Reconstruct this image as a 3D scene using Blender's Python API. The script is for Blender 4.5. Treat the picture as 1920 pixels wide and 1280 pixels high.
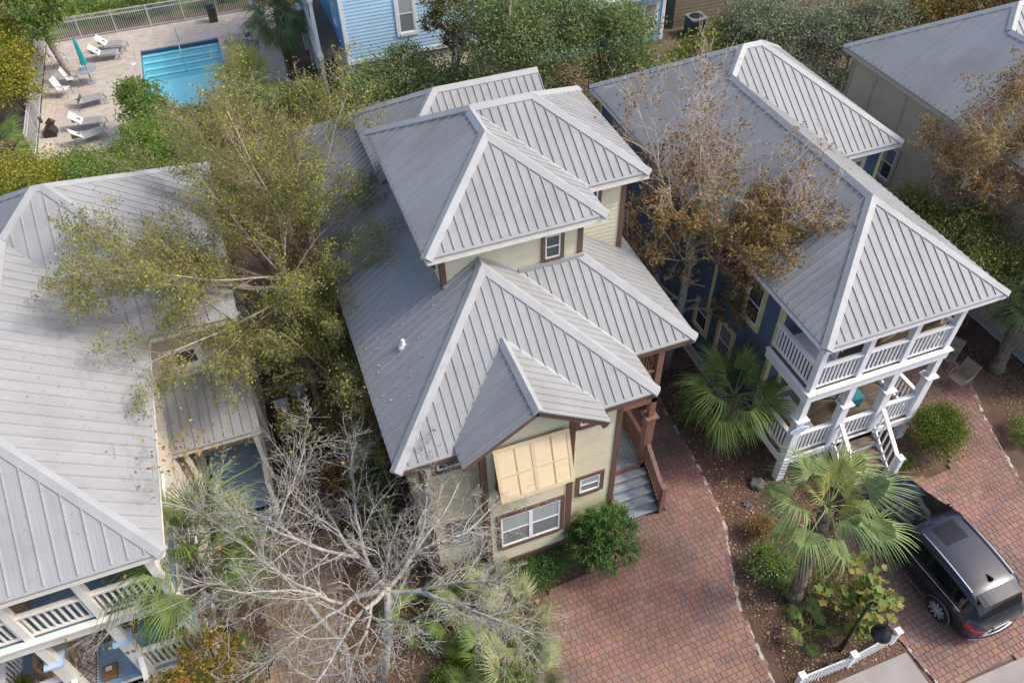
import bpy, bmesh, math, random
import numpy as np
from mathutils import Vector, Matrix

# ------------------------------------------------------------------ scene, camera, light
for o in list(bpy.data.objects): bpy.data.objects.remove(o)
SC = bpy.context.scene
COL = SC.collection
rad = math.radians
# world axes follow the cottages: x along their fronts, y towards the pool, z up; metres
camd = bpy.data.cameras.new('camera'); cam = bpy.data.objects.new('camera', camd); COL.objects.link(cam)
CAMH = 20.0
RW = [(0.937500, -0.263570, 0.227212), (-0.347369, -0.669927, 0.656150), (-0.020726, -0.694067, -0.719612)]
cam.matrix_world = Matrix(((RW[0][0], -RW[0][1], -RW[0][2], 0), (RW[1][0], -RW[1][1], -RW[1][2], 0),
                           (RW[2][0], -RW[2][1], -RW[2][2], CAMH), (0, 0, 0, 1)))
camd.sensor_width = 36; camd.lens = 27.99; camd.clip_start = 0.1; camd.clip_end = 600
SC.camera = cam

SUN_EL, SUN_AZ = 47.0, -20.0        # azimuth measured from +x towards +y
wd = bpy.data.worlds.new('World'); SC.world = wd; wd.use_nodes = True
wn = wd.node_tree.nodes; wl = wd.node_tree.links
sky = wn.new('ShaderNodeTexSky'); sky.sky_type = 'NISHITA'; sky.sun_disc = False
sky.sun_elevation = rad(SUN_EL); sky.sun_rotation = rad(90 - SUN_AZ)
sky.air_density = 0.8; sky.dust_density = 3.2; sky.ozone_density = 0.2
bg = wn['Background']; bg.inputs['Strength'].default_value = 0.15
wl.new(sky.outputs[0], bg.inputs['Color'])
sund = bpy.data.lights.new('sun', 'SUN'); sun = bpy.data.objects.new('sun', sund); COL.objects.link(sun)
sund.energy = 1.4; sund.angle = rad(10); sund.color = (1.0, 0.95, 0.87)
sdir = Vector((math.cos(rad(SUN_EL)) * math.cos(rad(SUN_AZ)), math.cos(rad(SUN_EL)) * math.sin(rad(SUN_AZ)), math.sin(rad(SUN_EL))))
sun.rotation_euler = sdir.to_track_quat('Z', 'Y').to_euler(); sun.location = (20, -10, 40)
SC.view_settings.view_transform = 'Standard'; SC.view_settings.look = 'None'
SC.view_settings.exposure = 0.98; SC.view_settings.gamma = 1.0; SC.view_settings.use_curve_mapping = False

# ------------------------------------------------------------------ helpers
ORG = {}
def org(o): return ORG.get(o.name, Vector((0, 0, 0)))
def props(o, label=None, cat=None, group=None, kind=None):
    if label: o['label'] = label
    if cat: o['category'] = cat
    if group: o['group'] = group
    if kind: o['kind'] = kind
    return o
def thing(name, label, cat, loc=(0, 0, 0), group=None, rz=0):
    o = bpy.data.objects.new(name, None); COL.objects.link(o); o.location = loc; o.rotation_euler = (0, 0, rz)
    o.empty_display_size = 0.3
    ORG[o.name] = Vector(loc)
    return props(o, label, cat, group)
def link_mesh(name, me, parent=None, loc=None, rot=None, scale=None):
    o = bpy.data.objects.new(name, me); COL.objects.link(o)
    if parent is not None: o.parent = parent
    if loc is not None: o.location = loc
    if rot is not None: o.rotation_euler = rot
    if scale is not None: o.scale = scale
    return o
def wloc(parent, p): return Vector(p) - org(parent)

class MB:
    """collects polygons and links them as one mesh object"""
    def __init__(s): s.v = []; s.f = []; s.m = []
    def poly(s, pts, m=0):
        b = len(s.v); s.v += [tuple(p) for p in pts]; s.f.append(tuple(range(b, b + len(pts)))); s.m.append(m)
    def box(s, x0, x1, y0, y1, z0, z1, m=0):
        if x0 > x1: x0, x1 = x1, x0
        if y0 > y1: y0, y1 = y1, y0
        if z0 > z1: z0, z1 = z1, z0
        b = len(s.v)
        s.v += [(x0, y0, z0), (x1, y0, z0), (x1, y1, z0), (x0, y1, z0), (x0, y0, z1), (x1, y0, z1), (x1, y1, z1), (x0, y1, z1)]
        for f in ((0, 3, 2, 1), (4, 5, 6, 7), (0, 1, 5, 4), (1, 2, 6, 5), (2, 3, 7, 6), (3, 0, 4, 7)):
            s.f.append(tuple(b + i for i in f)); s.m.append(m)
        return s
    def bar(s, p0, p1, w, h, m=0, up=(0, 0, 1)):
        p0 = Vector(p0); p1 = Vector(p1); d = (p1 - p0).normalized(); up = Vector(up)
        if abs(d.dot(up)) > 0.98: up = Vector((0, 1, 0))
        r = d.cross(up).normalized() * (w / 2); u = r.cross(d).normalized() * (h / 2)
        b = len(s.v)
        for p in (p0, p1):
            for q in (-r - u, r - u, r + u, -r + u): s.v.append(tuple(p + q))
        for f in ((0, 3, 2, 1), (4, 5, 6, 7), (0, 1, 5, 4), (1, 2, 6, 5), (2, 3, 7, 6), (3, 0, 4, 7)):
            s.f.append(tuple(b + i for i in f)); s.m.append(m)
        return s
    def tube(s, pts, rads, n=6, m=0, cap=True):
        pts = [Vector(p) for p in pts]
        if not hasattr(rads, '__len__'): rads = [rads] * len(pts)
        b = len(s.v); ref = Vector((0.3, 0.1, 1)).normalized()
        for i, p in enumerate(pts):
            d = (pts[min(i + 1, len(pts) - 1)] - pts[max(i - 1, 0)])
            d = d.normalized() if d.length > 1e-9 else Vector((0, 0, 1))
            if abs(d.dot(ref)) > 0.95: ref = Vector((1, 0.2, 0)).normalized()
            a = d.cross(ref).normalized(); c = d.cross(a)
            for k in range(n):
                t = 2 * math.pi * k / n
                s.v.append(tuple(p + (a * math.cos(t) + c * math.sin(t)) * rads[i]))
        for i in range(len(pts) - 1):
            for k in range(n):
                s.f.append((b + i * n + k, b + i * n + (k + 1) % n, b + (i + 1) * n + (k + 1) % n, b + (i + 1) * n + k)); s.m.append(m)
        if cap:
            s.f.append(tuple(b + k for k in range(n))[::-1]); s.m.append(m)
            s.f.append(tuple(b + (len(pts) - 1) * n + k for k in range(n))); s.m.append(m)
        return s
    def lathe(s, prof, n=16, c=(0, 0, 0), m=0):
        b = len(s.v)
        for r, z in prof:
            for k in range(n):
                t = 2 * math.pi * k / n; s.v.append((c[0] + r * math.cos(t), c[1] + r * math.sin(t), c[2] + z))
        for i in range(len(prof) - 1):
            for k in range(n):
                s.f.append((b + i * n + k, b + i * n + (k + 1) % n, b + (i + 1) * n + (k + 1) % n, b + (i + 1) * n + k)); s.m.append(m)
        return s
    def mesh(s, name, mats, o=(0, 0, 0), smooth=False):
        me = bpy.data.meshes.new(name)
        v = s.v if tuple(o) == (0, 0, 0) else [(a - o[0], c - o[1], d - o[2]) for a, c, d in s.v]
        me.from_pydata(v, [], s.f)
        if not isinstance(mats, (list, tuple)): mats = [mats]
        for mt in mats: me.materials.append(mt)
        if len(mats) > 1: me.polygons.foreach_set('material_index', s.m)
        if smooth: me.polygons.foreach_set('use_smooth', [True] * len(s.f))
        me.update()
        return me
    def build(s, name, mats, parent=None, smooth=False, kind=None, label=None, cat=None, group=None, bevel=0):
        L = org(parent) if parent is not None else Vector((0, 0, 0))
        o = link_mesh(name, s.mesh(name, mats, L, smooth), parent)
        ORG[o.name] = L
        if bevel:
            md = o.modifiers.new('bevel', 'BEVEL'); md.width = bevel; md.segments = 1; md.limit_method = 'ANGLE'
        return props(o, label, cat, group, kind)

def np_mesh(name, V, k, mats, midx=None):
    V = np.asarray(V, np.float32).reshape(-1, 3); n = len(V) // k
    me = bpy.data.meshes.new(name)
    me.vertices.add(len(V)); me.vertices.foreach_set('co', V.ravel())
    me.loops.add(len(V)); me.loops.foreach_set('vertex_index', np.arange(len(V), dtype=np.int32))
    me.polygons.add(n); me.polygons.foreach_set('loop_start', np.arange(0, len(V), k, dtype=np.int32))
    me.polygons.foreach_set('loop_total', np.full(n, k, np.int32))
    if not isinstance(mats, (list, tuple)): mats = [mats]
    for mt in mats: me.materials.append(mt)
    if midx is not None: me.polygons.foreach_set('material_index', np.asarray(midx, np.int32))
    me.update(calc_edges=True)
    return me
def kids(o): return [c for c in bpy.data.objects if c.parent == o]
def copy_tree(o, parent=None, depth=0, cache=None):
    c = o.copy(); COL.objects.link(c)
    if parent is not None: c.parent = parent
    for k in list(o.children): copy_tree(k, c, depth + 1)
    return c
def clone(proto, loc, rz, label, sc=1.0):
    c = copy_tree(proto); c.location = loc; c.rotation_euler = (0, 0, rz); c.scale = (sc,) * 3; c['label'] = label
    return c

# ------------------------------------------------------------------ materials
def M(name, col, rough=0.6, metal=0.0, var=0.0, vscale=3.0, vdet=4, bump=0.0, bscale=60.0, isl=None, trans=0.0, coat=0.0,
      spec=0.5, stain=None, stretch=None, bumpd=0.02, emit=None, coord='Position'):
    m = bpy.data.materials.new(name); m.use_nodes = True; nt = m.node_tree; N = nt.nodes; L = nt.links
    b = N['Principled BSDF']; b.inputs['Roughness'].default_value = rough; b.inputs['Metallic'].default_value = metal
    b.inputs['Specular IOR Level'].default_value = spec; b.inputs['Coat Weight'].default_value = coat
    b.inputs['Coat Roughness'].default_value = 0.05
    if coord == 'Position': co = N.new('ShaderNodeNewGeometry').outputs['Position']
    else: co = N.new('ShaderNodeTexCoord').outputs['Object']
    if stretch:
        mp = N.new('ShaderNodeMapping'); mp.inputs['Scale'].default_value = stretch; L.new(co, mp.inputs['Vector']); co2 = mp.outputs[0]
    else: co2 = co
    if isl:
        g = N.new('ShaderNodeNewGeometry'); r = N.new('ShaderNodeValToRGB'); L.new(g.outputs['Random Per Island'], r.inputs[0])
        els = r.color_ramp.elements
        while len(els) > 1: els.remove(els[-1])
        for i, c in enumerate(isl):
            e = els[0] if i == 0 else els.new(i / max(1, len(isl) - 1)); e.position = i / max(1, len(isl) - 1); e.color = (*c, 1)
        cur = r.outputs[0]
    else:
        r = N.new('ShaderNodeRGB'); r.outputs[0].default_value = (*col, 1); cur = r.outputs[0]
    if var:
        n = N.new('ShaderNodeTexNoise'); n.inputs['Scale'].default_value = vscale; n.inputs['Detail'].default_value = vdet
        L.new(co2, n.inputs['Vector'])
        mr = N.new('ShaderNodeMapRange'); mr.inputs['From Min'].default_value = 0.3; mr.inputs['From Max'].default_value = 0.7
        mr.inputs['To Min'].default_value = 1 - var; mr.inputs['To Max'].default_value = 1 + var; L.new(n.outputs['Fac'], mr.inputs['Value'])
        vm = N.new('ShaderNodeVectorMath'); vm.operation = 'SCALE'; L.new(cur, vm.inputs[0]); L.new(mr.outputs[0], vm.inputs['Scale']); cur = vm.outputs[0]
    if stain:   # (colour, scale, low, high, strength)
        n = N.new('ShaderNodeTexNoise'); n.inputs['Scale'].default_value = stain[1]; n.inputs['Detail'].default_value = 6
        L.new(co2, n.inputs['Vector'])
        mr = N.new('ShaderNodeMapRange'); mr.inputs['From Min'].default_value = stain[2]; mr.inputs['From Max'].default_value = stain[3]
        mr.inputs['To Max'].default_value = stain[4]; L.new(n.outputs['Fac'], mr.inputs['Value'])
        mx = N.new('ShaderNodeMixRGB'); mx.inputs['Color2'].default_value = (*stain[0], 1); L.new(mr.outputs[0], mx.inputs['Fac']); L.new(cur, mx.inputs['Color1']); cur = mx.outputs[0]
    L.new(cur, b.inputs['Base Color'])
    if bump:
        n = N.new('ShaderNodeTexNoise'); n.inputs['Scale'].default_value = bscale; n.inputs['Detail'].default_value = 5; L.new(co, n.inputs['Vector'])
        bp = N.new('ShaderNodeBump'); bp.inputs['Strength'].default_value = bump; bp.inputs['Distance'].default_value = bumpd
        L.new(n.outputs['Fac'], bp.inputs['Height']); L.new(bp.outputs[0], b.inputs['Normal'])
    if trans:
        t = N.new('ShaderNodeBsdfTranslucent'); L.new(cur, t.inputs['Color']); mx = N.new('ShaderNodeMixShader'); mx.inputs[0].default_value = trans
        L.new(b.outputs[0], mx.inputs[1]); L.new(t.outputs[0], mx.inputs[2]); L.new(mx.outputs[0], N['Material Output'].inputs['Surface'])
    return m

def roof_mat(name, col, axis, period, rough=0.6, metal=0.0, stain=(0.19, 0.18, 0.17), slo=0.55, shi=0.78, sst=0.5):
    """galvanised sheet: fine ribs between the seams, long streaks down the slope, dark patches of grime and painted-in shade"""
    st = (9, 0.5, 0.5) if axis == 'x' else (0.5, 9, 0.5)
    m = M(name, col, rough, metal, var=0.05, vscale=1.0, stretch=st, spec=0.35)
    nt = m.node_tree; N = nt.nodes; L = nt.links; b = N['Principled BSDF']
    pos = N.new('ShaderNodeNewGeometry').outputs['Position']
    cur = b.inputs['Base Color'].links[0].from_socket
    for sc, lo, hi, stg, cc in ((0.45, slo - .04, shi - .04, sst + .1, stain), (2.2, 0.56, 0.75, 0.45, (0.20, 0.19, 0.18))):
        n = N.new('ShaderNodeTexNoise'); n.inputs['Scale'].default_value = sc; n.inputs['Detail'].default_value = 7; n.inputs['Roughness'].default_value = 0.65
        L.new(pos, n.inputs['Vector'])
        mr = N.new('ShaderNodeMapRange'); mr.inputs['From Min'].default_value = lo; mr.inputs['From Max'].default_value = hi; mr.inputs['To Max'].default_value = stg
        L.new(n.outputs['Fac'], mr.inputs['Value'])
        mx = N.new('ShaderNodeMixRGB'); mx.inputs['Color2'].default_value = (*cc, 1)
        L.new(mr.outputs[0], mx.inputs['Fac']); L.new(cur, mx.inputs['Color1']); cur = mx.outputs[0]
    vo = N.new('ShaderNodeTexVoronoi'); vo.inputs['Scale'].default_value = 5.5; L.new(pos, vo.inputs['Vector'])      # screws and grit
    mr = N.new('ShaderNodeMapRange'); mr.inputs['From Min'].default_value = 0.07; mr.inputs['From Max'].default_value = 0.10; mr.inputs['To Min'].default_value = 0.55; mr.inputs['To Max'].default_value = 0.0; L.new(vo.outputs['Distance'], mr.inputs['Value'])
    mx = N.new('ShaderNodeMixRGB'); mx.inputs['Color2'].default_value = (0.08, 0.075, 0.07, 1); L.new(mr.outputs[0], mx.inputs['Fac']); L.new(cur, mx.inputs['Color1']); cur = mx.outputs[0]
    oi = N.new('ShaderNodeObjectInfo'); mr = N.new('ShaderNodeMapRange'); mr.inputs['To Min'].default_value = 0.97; mr.inputs['To Max'].default_value = 1.03
    L.new(oi.outputs['Random'], mr.inputs['Value']); vm = N.new('ShaderNodeVectorMath'); vm.operation = 'SCALE'; L.new(cur, vm.inputs[0]); L.new(mr.outputs[0], vm.inputs['Scale']); cur = vm.outputs[0]
    L.new(cur, b.inputs['Base Color'])
    sp = N.new('ShaderNodeSeparateXYZ'); L.new(pos, sp.inputs[0])
    ml = N.new('ShaderNodeMath'); ml.operation = 'MULTIPLY'; ml.inputs[1].default_value = 2 * math.pi * 4 / period; L.new(sp.outputs[0 if axis == 'x' else 1], ml.inputs[0])
    sn = N.new('ShaderNodeMath'); sn.operation = 'SINE'; L.new(ml.outputs[0], sn.inputs[0])
    bp = N.new('ShaderNodeBump'); bp.inputs['Strength'].default_value = 0.10; bp.inputs['Distance'].default_value = 0.006
    L.new(sn.outputs[0], bp.inputs['Height']); L.new(bp.outputs[0], b.inputs['Normal'])
    return m

def pane_mat(name, dark=(0.02, 0.025, 0.03), slat=(0.34, 0.36, 0.36), period=0.05, amount=0.75):
    """window glass with slatted blinds close behind it"""
    m = bpy.data.materials.new(name); m.use_nodes = True; nt = m.node_tree; N = nt.nodes; L = nt.links; b = N['Principled BSDF']
    b.inputs['Roughness'].default_value = 0.06; b.inputs['Specular IOR Level'].default_value = 0.7
    sp = N.new('ShaderNodeSeparateXYZ'); L.new(N.new('ShaderNodeNewGeometry').outputs['Position'], sp.inputs[0])
    md = N.new('ShaderNodeMath'); md.operation = 'PINGPONG'; md.inputs[1].default_value = period / 2; L.new(sp.outputs[2], md.inputs[0])
    mr = N.new('ShaderNodeMapRange'); mr.inputs['From Max'].default_value = period / 2; mr.inputs['To Min'].default_value = amount; mr.inputs['To Max'].default_value = amount * 0.55
    L.new(md.outputs[0], mr.inputs['Value'])
    mx = N.new('ShaderNodeMixRGB'); mx.inputs['Color1'].default_value = (*dark, 1); mx.inputs['Color2'].default_value = (*slat, 1)
    L.new(mr.outputs[0], mx.inputs['Fac']); L.new(mx.outputs[0], b.inputs['Base Color'])
    return m

RA_X = roof_mat('roof_metal_ribs_x', (0.266, 0.272, 0.276), 'x', 0.222)
RA_Y = roof_mat('roof_metal_ribs_y', (0.264, 0.270, 0.276), 'y', 0.222, slo=0.5, shi=0.75)
RB_X = roof_mat('roof_metal_pale_x', (0.273, 0.279, 0.283), 'x', 0.24)
RB_Y = roof_mat('roof_metal_pale_y', (0.268, 0.274, 0.281), 'y', 0.24, slo=0.52, shi=0.75)
RD_X = roof_mat('roof_metal_white_x', (0.285, 0.287, 0.293), 'x', 0.31, metal=0.0, slo=0.55)
RD_Y = roof_mat('roof_metal_white_y', (0.275, 0.278, 0.285), 'y', 0.31, metal=0.0, slo=0.54)  # mottling holds grime plus the tree's shade patches in the colour
CAPM = M('ridge_cap_metal', (0.31, 0.317, 0.32), 0.55, 0.0, var=0.08, vscale=2, stain=((0.25, 0.24, 0.23), 1.2, 0.6, 0.8, 0.5))
CREAM = M('cream_siding', (0.58, 0.535, 0.375), 0.6, var=0.06, vscale=2.5, stain=((0.36, 0.34, 0.25), 1.3, 0.58, 0.8, 0.45))
BROWN = M('brown_trim', (0.135, 0.072, 0.052), 0.55, var=0.12, vscale=5)
BROWNL = M('brown_post_paint', (0.20, 0.105, 0.075), 0.55, var=0.12, vscale=5)
SHUT = M('yellow_shutter_paint', (0.60, 0.485, 0.30), 0.55, var=0.05, vscale=4)
WHITE = M('white_paint', (0.74, 0.75, 0.77), 0.5, var=0.05, vscale=4)
VINYL = M('white_sash', (0.80, 0.81, 0.82), 0.4)
IVORY = M('ivory_paint', (0.72, 0.68, 0.60), 0.55, var=0.06, vscale=3, stain=((0.42, 0.39, 0.34), 2, 0.6, 0.8, 0.4))
BLUE = M('navy_siding', (0.07, 0.11, 0.18), 0.6, var=0.08, vscale=2)
YTRIM = M('pale_yellow_trim', (0.56, 0.54, 0.27), 0.55, var=0.06)
BEIGE = M('beige_siding', (0.60, 0.53, 0.45), 0.65, var=0.06, vscale=2)
TAN = M('tan_siding', (0.56, 0.45, 0.31), 0.65, var=0.06, vscale=2)
TANT = M('tan_trim', (0.50, 0.43, 0.33), 0.6, var=0.05)
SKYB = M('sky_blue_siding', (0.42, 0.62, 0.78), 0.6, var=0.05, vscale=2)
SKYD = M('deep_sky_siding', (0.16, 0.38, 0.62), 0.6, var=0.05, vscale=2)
OLIVE = M('olive_siding', (0.15, 0.125, 0.075), 0.65, var=0.08, vscale=2)
OLIVET = M('ochre_trim', (0.42, 0.27, 0.12), 0.6, var=0.08)
DECKBLUE = M('blue_deck_paint', (0.22, 0.34, 0.47), 0.5, var=0.14, vscale=2.2, stain=((0.33, 0.42, 0.50), 1.5, 0.5, 0.75, 0.5))
DECKCAP = M('light_blue_capital', (0.42, 0.57, 0.74), 0.5)
DECKBRN = M('weathered_brown_deck', (0.17, 0.125, 0.085), 0.7, var=0.25, vscale=6, stretch=(0.4, 4, 1), stain=((0.30, 0.24, 0.17), 3, 0.55, 0.75, 0.5))
DECKGRY = M('slate_deck_paint', (0.22, 0.26, 0.31), 0.55, var=0.18, vscale=5, stretch=(0.5, 4, 1), stain=((0.46, 0.38, 0.28), 2.2, 0.52, 0.72, 0.7))
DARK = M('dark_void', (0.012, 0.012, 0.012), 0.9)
LATT = M('bare_lattice', (0.50, 0.40, 0.25), 0.7, var=0.2, vscale=8)
SOFF = M('soffit_paint', (0.42, 0.40, 0.36), 0.7)
PANE = pane_mat('pane_blinds'); PANEL = pane_mat('pane_blinds_light', slat=(0.50, 0.56, 0.55), amount=0.9)
PANED = pane_mat('pane_dark', slat=(0.10, 0.11, 0.11), amount=0.6)
BLACK = M('black_metal', (0.018, 0.019, 0.021), 0.35, 0.3)
DKGREY = M('dark_grey_plastic', (0.05, 0.055, 0.06), 0.55)
GALV = M('aluminium_grey', (0.42, 0.43, 0.44), 0.4, 0.5)
PVC = M('pvc_white', (0.78, 0.78, 0.76), 0.45)
CONC = M('concrete', (0.27, 0.255, 0.235), 0.85, var=0.14, vscale=1.6, bump=0.3, bscale=90, stain=((0.20, 0.18, 0.16), 0.9, 0.5, 0.75, 0.5))

# ------------------------------------------------------------------ wall faces, windows, rails
class Face:
    """vertical plane: axis 'y' (front/back, u runs along x) or 'x' (sides, u runs along y); d is the distance out of the wall"""
    def __init__(s, axis, c, sign): s.a = axis; s.c = c; s.s = sign
    def P(s, u, z, d):
        return (u, s.c + s.s * d, z) if s.a == 'y' else (s.c + s.s * d, u, z)
    def box(s, mb, u0, u1, z0, z1, d0, d1, m=0):
        p = s.P(u0, z0, d0); q = s.P(u1, z1, d1); mb.box(p[0], q[0], p[1], q[1], p[2], q[2], m)
    def siding(s, mb, u0, u1, z0, z1, lap=0.15, lim=None, m=0):
        n = max(1, round((z1 - z0) / lap)); h = (z1 - z0) / n
        for i in range(n):
            za, zb = z0 + i * h, z0 + (i + 1) * h
            a0, a1 = (u0, u1) if not lim else lim(za); b0, b1 = (u0, u1) if not lim else lim(zb)
            if a1 <= a0: continue
            b1 = max(b1, b0)
            mb.poly([s.P(a0, za, 0.026), s.P(a1, za, 0.026), s.P(b1, zb, 0.006), s.P(b0, zb, 0.006)], m)
            mb.poly([s.P(a0, za, 0.004), s.P(a1, za, 0.004), s.P(a1, za, 0.026), s.P(a0, za, 0.026)], m)
def wall(parent, F, u0, u1, z0, z1, mat, lap=0.15, lim=None, name='wall', label=None):
    mb = MB(); F.siding(mb, u0, u1, z0, z1, lap, lim)
    return mb.build(name, mat, parent, label=label)
def trim(parent, F, segs, mat, d=0.045, name='trim'):
    for u0, u1, z0, z1 in segs:
        mb = MB(); F.box(mb, u0, u1, z0, z1, 0.0, d); mb.build(name, mat, parent)
def window(parent, F, u0, u1, z0, z1, tm, tw=0.11, units=1, sash=VINYL, pane=(PANE, PANE), split=True, label=None):
    """outer rect including the trim boards"""
    mb = MB(); D = 0.06
    F.box(mb, u0, u0 + tw, z0, z1, 0.0, D); F.box(mb, u1 - tw, u1, z0, z1, 0.0, D)
    F.box(mb, u0 + tw, u1 - tw, z1 - tw, z1, 0.0, D); F.box(mb, u0 + tw, u1 - tw, z0, z0 + tw, 0.0, D + 0.02)
    w = mb.build('window', tm, parent, label=label)
    a0, a1, b0, b1 = u0 + tw, u1 - tw, z0 + tw, z1 - tw; uw = (a1 - a0) / units; s = min(0.05, uw * 0.09)
    fm = MB()
    for k in range(units):
        c0, c1 = a0 + k * uw, a0 + (k + 1) * uw
        F.box(fm, c0, c0 + s, b0, b1, 0.0, 0.048); F.box(fm, c1 - s, c1, b0, b1, 0.0, 0.048)
        F.box(fm, c0 + s, c1 - s, b0, b0 + s, 0.0, 0.05); F.box(fm, c0 + s, c1 - s, b1 - s, b1, 0.0, 0.05)
        if split: F.box(fm, c0 + s, c1 - s, (b0 + b1) / 2 - s * .4, (b0 + b1) / 2 + s * .4, 0.0, 0.046)
    fm.build('frame', sash, w)
    for k in range(units):
        c0, c1 = a0 + k * uw + s, a0 + (k + 1) * uw - s
        for j in range(2 if split else 1):
            h = (b1 - b0) / (2 if split else 1); e0, e1 = b0 + j * h, b0 + (j + 1) * h
            pm = MB(); dd = 0.030 if j == 0 else 0.036
            pm.poly([F.P(c0, e0, dd), F.P(c1, e0, dd), F.P(c1, e1, dd), F.P(c0, e1, dd)])
            pm.build('pane', pane[j if len(pane) > 1 else 0], w)
    return w
BAL = {}
def railing(parent, p0, p1, h, mat, sp=0.125, bw=0.04, name='railing', top=(0.12, 0.05), bot=0.09, balmat=None):
    """p0, p1: ends at floor level"""
    p0 = Vector(p0); p1 = Vector(p1); mb = MB(); Z = Vector((0, 0, 1))
    mb.bar(p0 + Z * h, p1 + Z * h, top[0], top[1]); mb.bar(p0 + Z * (h - 0.057), p1 + Z * (h - 0.057), 0.045, 0.07)
    r = mb.build(name, mat, parent)
    MB().bar(p0 + Z * bot, p1 + Z * bot, 0.05, 0.075).build('bottom_rail', mat, r)
    d = p1 - p0; L = math.hypot(d.x, d.y); n = max(1, int(L / sp)); bh = h - 0.1 - bot
    key = (round(bh, 2), (balmat or mat).name, bw)
    if key not in BAL: BAL[key] = MB().box(-bw / 2, bw / 2, -bw / 2, bw / 2, 0, bh).mesh('baluster', balmat or mat)
    for i in range(n):
        p = p0 + d * ((i + 0.5) / n) + Z * (bot + 0.03)
        link_mesh('baluster', BAL[key], r, wloc(r, p))
    return r
def planks(parent, x0, x1, y0, y1, z, w, along, mat, name='deck', frame=None, th=0.035, gap=0.007):
    """deck boards as separate pieces on a dark frame"""
    fm = MB(); fm.box(x0 + .02, x1 - .02, y0 + .02, y1 - .02, z - 0.22, z - th - 0.003)
    d = fm.build(name, frame or DARK, parent)
    a0, a1, b0, b1 = (y0, y1, x0, x1) if along == 'x' else (x0, x1, y0, y1)
    n = max(1, round((a1 - a0) / w)); w = (a1 - a0) / n
    me = MB()
    if along == 'x': me.box(0, x1 - x0, 0, w - gap, -th, 0)
    else: me.box(0, w - gap, 0, y1 - y0, -th, 0)
    me = me.mesh('plank', mat)
    for i in range(n):
        q = (x0, y0 + i * w, z) if along == 'x' else (x0 + i * w, y0, z)
        link_mesh('plank', me, d, wloc(d, q))
    return d
# ------------------------------------------------------------------ roofs
def clip(poly, ax, c, keep):
    out = []
    for i in range(len(poly)):
        a, b = poly[i], poly[(i + 1) % len(poly)]
        ia = (a[ax] - c) * keep >= -1e-9; ib = (b[ax] - c) * keep >= -1e-9
        if ia: out.append(a)
        if ia != ib:
            t = (c - a[ax]) / (b[ax] - a[ax]); out.append(tuple(a[k] + t * (b[k] - a[k]) for k in range(2)))
    return out
def roof_plane(roof, plan, zf, axis, sp, mat):
    """cuts one roof slope into sheet panels, each with its raised seam; axis: the plan axis along the eave"""
    ax = 0 if axis == 'x' else 1
    lo = min(p[ax] for p in plan); hi = max(p[ax] for p in plan)
    k0 = math.floor(lo / sp); k1 = math.ceil(hi / sp)
    for k in range(k0, k1):
        q = clip(clip(plan, ax, k * sp, 1), ax, (k + 1) * sp, -1)
        if len(q) < 3: continue
        ar = abs(sum(q[i][0] * q[(i + 1) % len(q)][1] - q[(i + 1) % len(q)][0] * q[i][1] for i in range(len(q)))) / 2
        if ar < 0.004: continue
        mb = MB(); T = 0.022
        mb.poly([(x, y, zf(x, y) + T) for x, y in q])
        # eave and side lips
        for i in range(len(q)):
            a, b = q[i], q[(i + 1) % len(q)]
            mb.poly([(a[0], a[1], zf(*a) + T), (b[0], b[1], zf(*b) + T), (b[0], b[1], zf(*b) - 0.02), (a[0], a[1], zf(*a) - 0.02)])
        e = [p for p in q if abs(p[ax] - k * sp) < 1e-6]
        if len(e) >= 2:
            o = 1 - ax; e.sort(key=lambda p: p[o]); a, b = e[0], e[-1]
            if b[o] - a[o] > 0.12:
                t0 = min(0.05, (b[o] - a[o]) * .2)
                def pt(p, dl, du): # du along the eave
                    x = [p[0], p[1]]; x[o] = min(max(x[o], a[o] + t0), b[o] - t0) if dl else x[o]; x[ax] += du
                    return x[0], x[1]
                prof = ((-0.021, 0.0), (-0.010, 0.032), (0.010, 0.032), (0.021, 0.0))
                A = [pt(a, 1, u) for u, h in prof]; B = [pt(b, 1, u) for u, h in prof]
                A = [(x, y, zf(x, y) + T + h) for (x, y), (u, h) in zip(A, prof)]; B = [(x, y, zf(x, y) + T + h) for (x, y), (u, h) in zip(B, prof)]
                for i in range(3): mb.poly([A[i], A[i + 1], B[i + 1], B[i]])
                mb.poly(A); mb.poly(B[::-1])
        mb.build('roof_panel', mat, roof)
def cap(parent, p0, p1, d1, d2, w=0.16, mat=None, name='ridge_cap'):
    """folded metal cap over a hip or ridge; d1, d2: directions down the two slopes, at right angles to the edge"""
    p0 = Vector(p0); p1 = Vector(p1); e = (p1 - p0).normalized(); mb = MB(); up = Vector((0, 0, 1))
    A = [p0 + up * .075, p1 + up * .075]
    for d in (d1, d2):
        d = Vector(d); d = (d - e * d.dot(e)).normalized(); B = [p + d * w + up * .055 for p in (p0, p1)]; C = [p + d * (w + .004) + up * .012 for p in (p0, p1)]
        mb.poly([A[0], A[1], B[1], B[0]]); mb.poly([B[0], B[1], C[1], C[0]])
        mb.poly([A[0], B[0], C[0], p0]); mb.poly([A[1], B[1], C[1], p1])
    return mb.build(name, mat or CAPM, parent)
def slope_dir(axis, sign, p):
    """unit vector straight down a slope that rises along +axis*sign with pitch p"""
    return Vector((-sign if axis == 'x' else 0, -sign if axis == 'y' else 0, -p))
def fascia(parent, segs, z, mat, h=0.16, t=0.03, name='fascia'):
    mb = MB()
    for (x0, y0), (x1, y1) in segs: mb.bar((x0, y0, z - h / 2 - 0.022), (x1, y1, z - h / 2 - 0.022), t, h)
    return mb.build(name, mat, parent)

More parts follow.
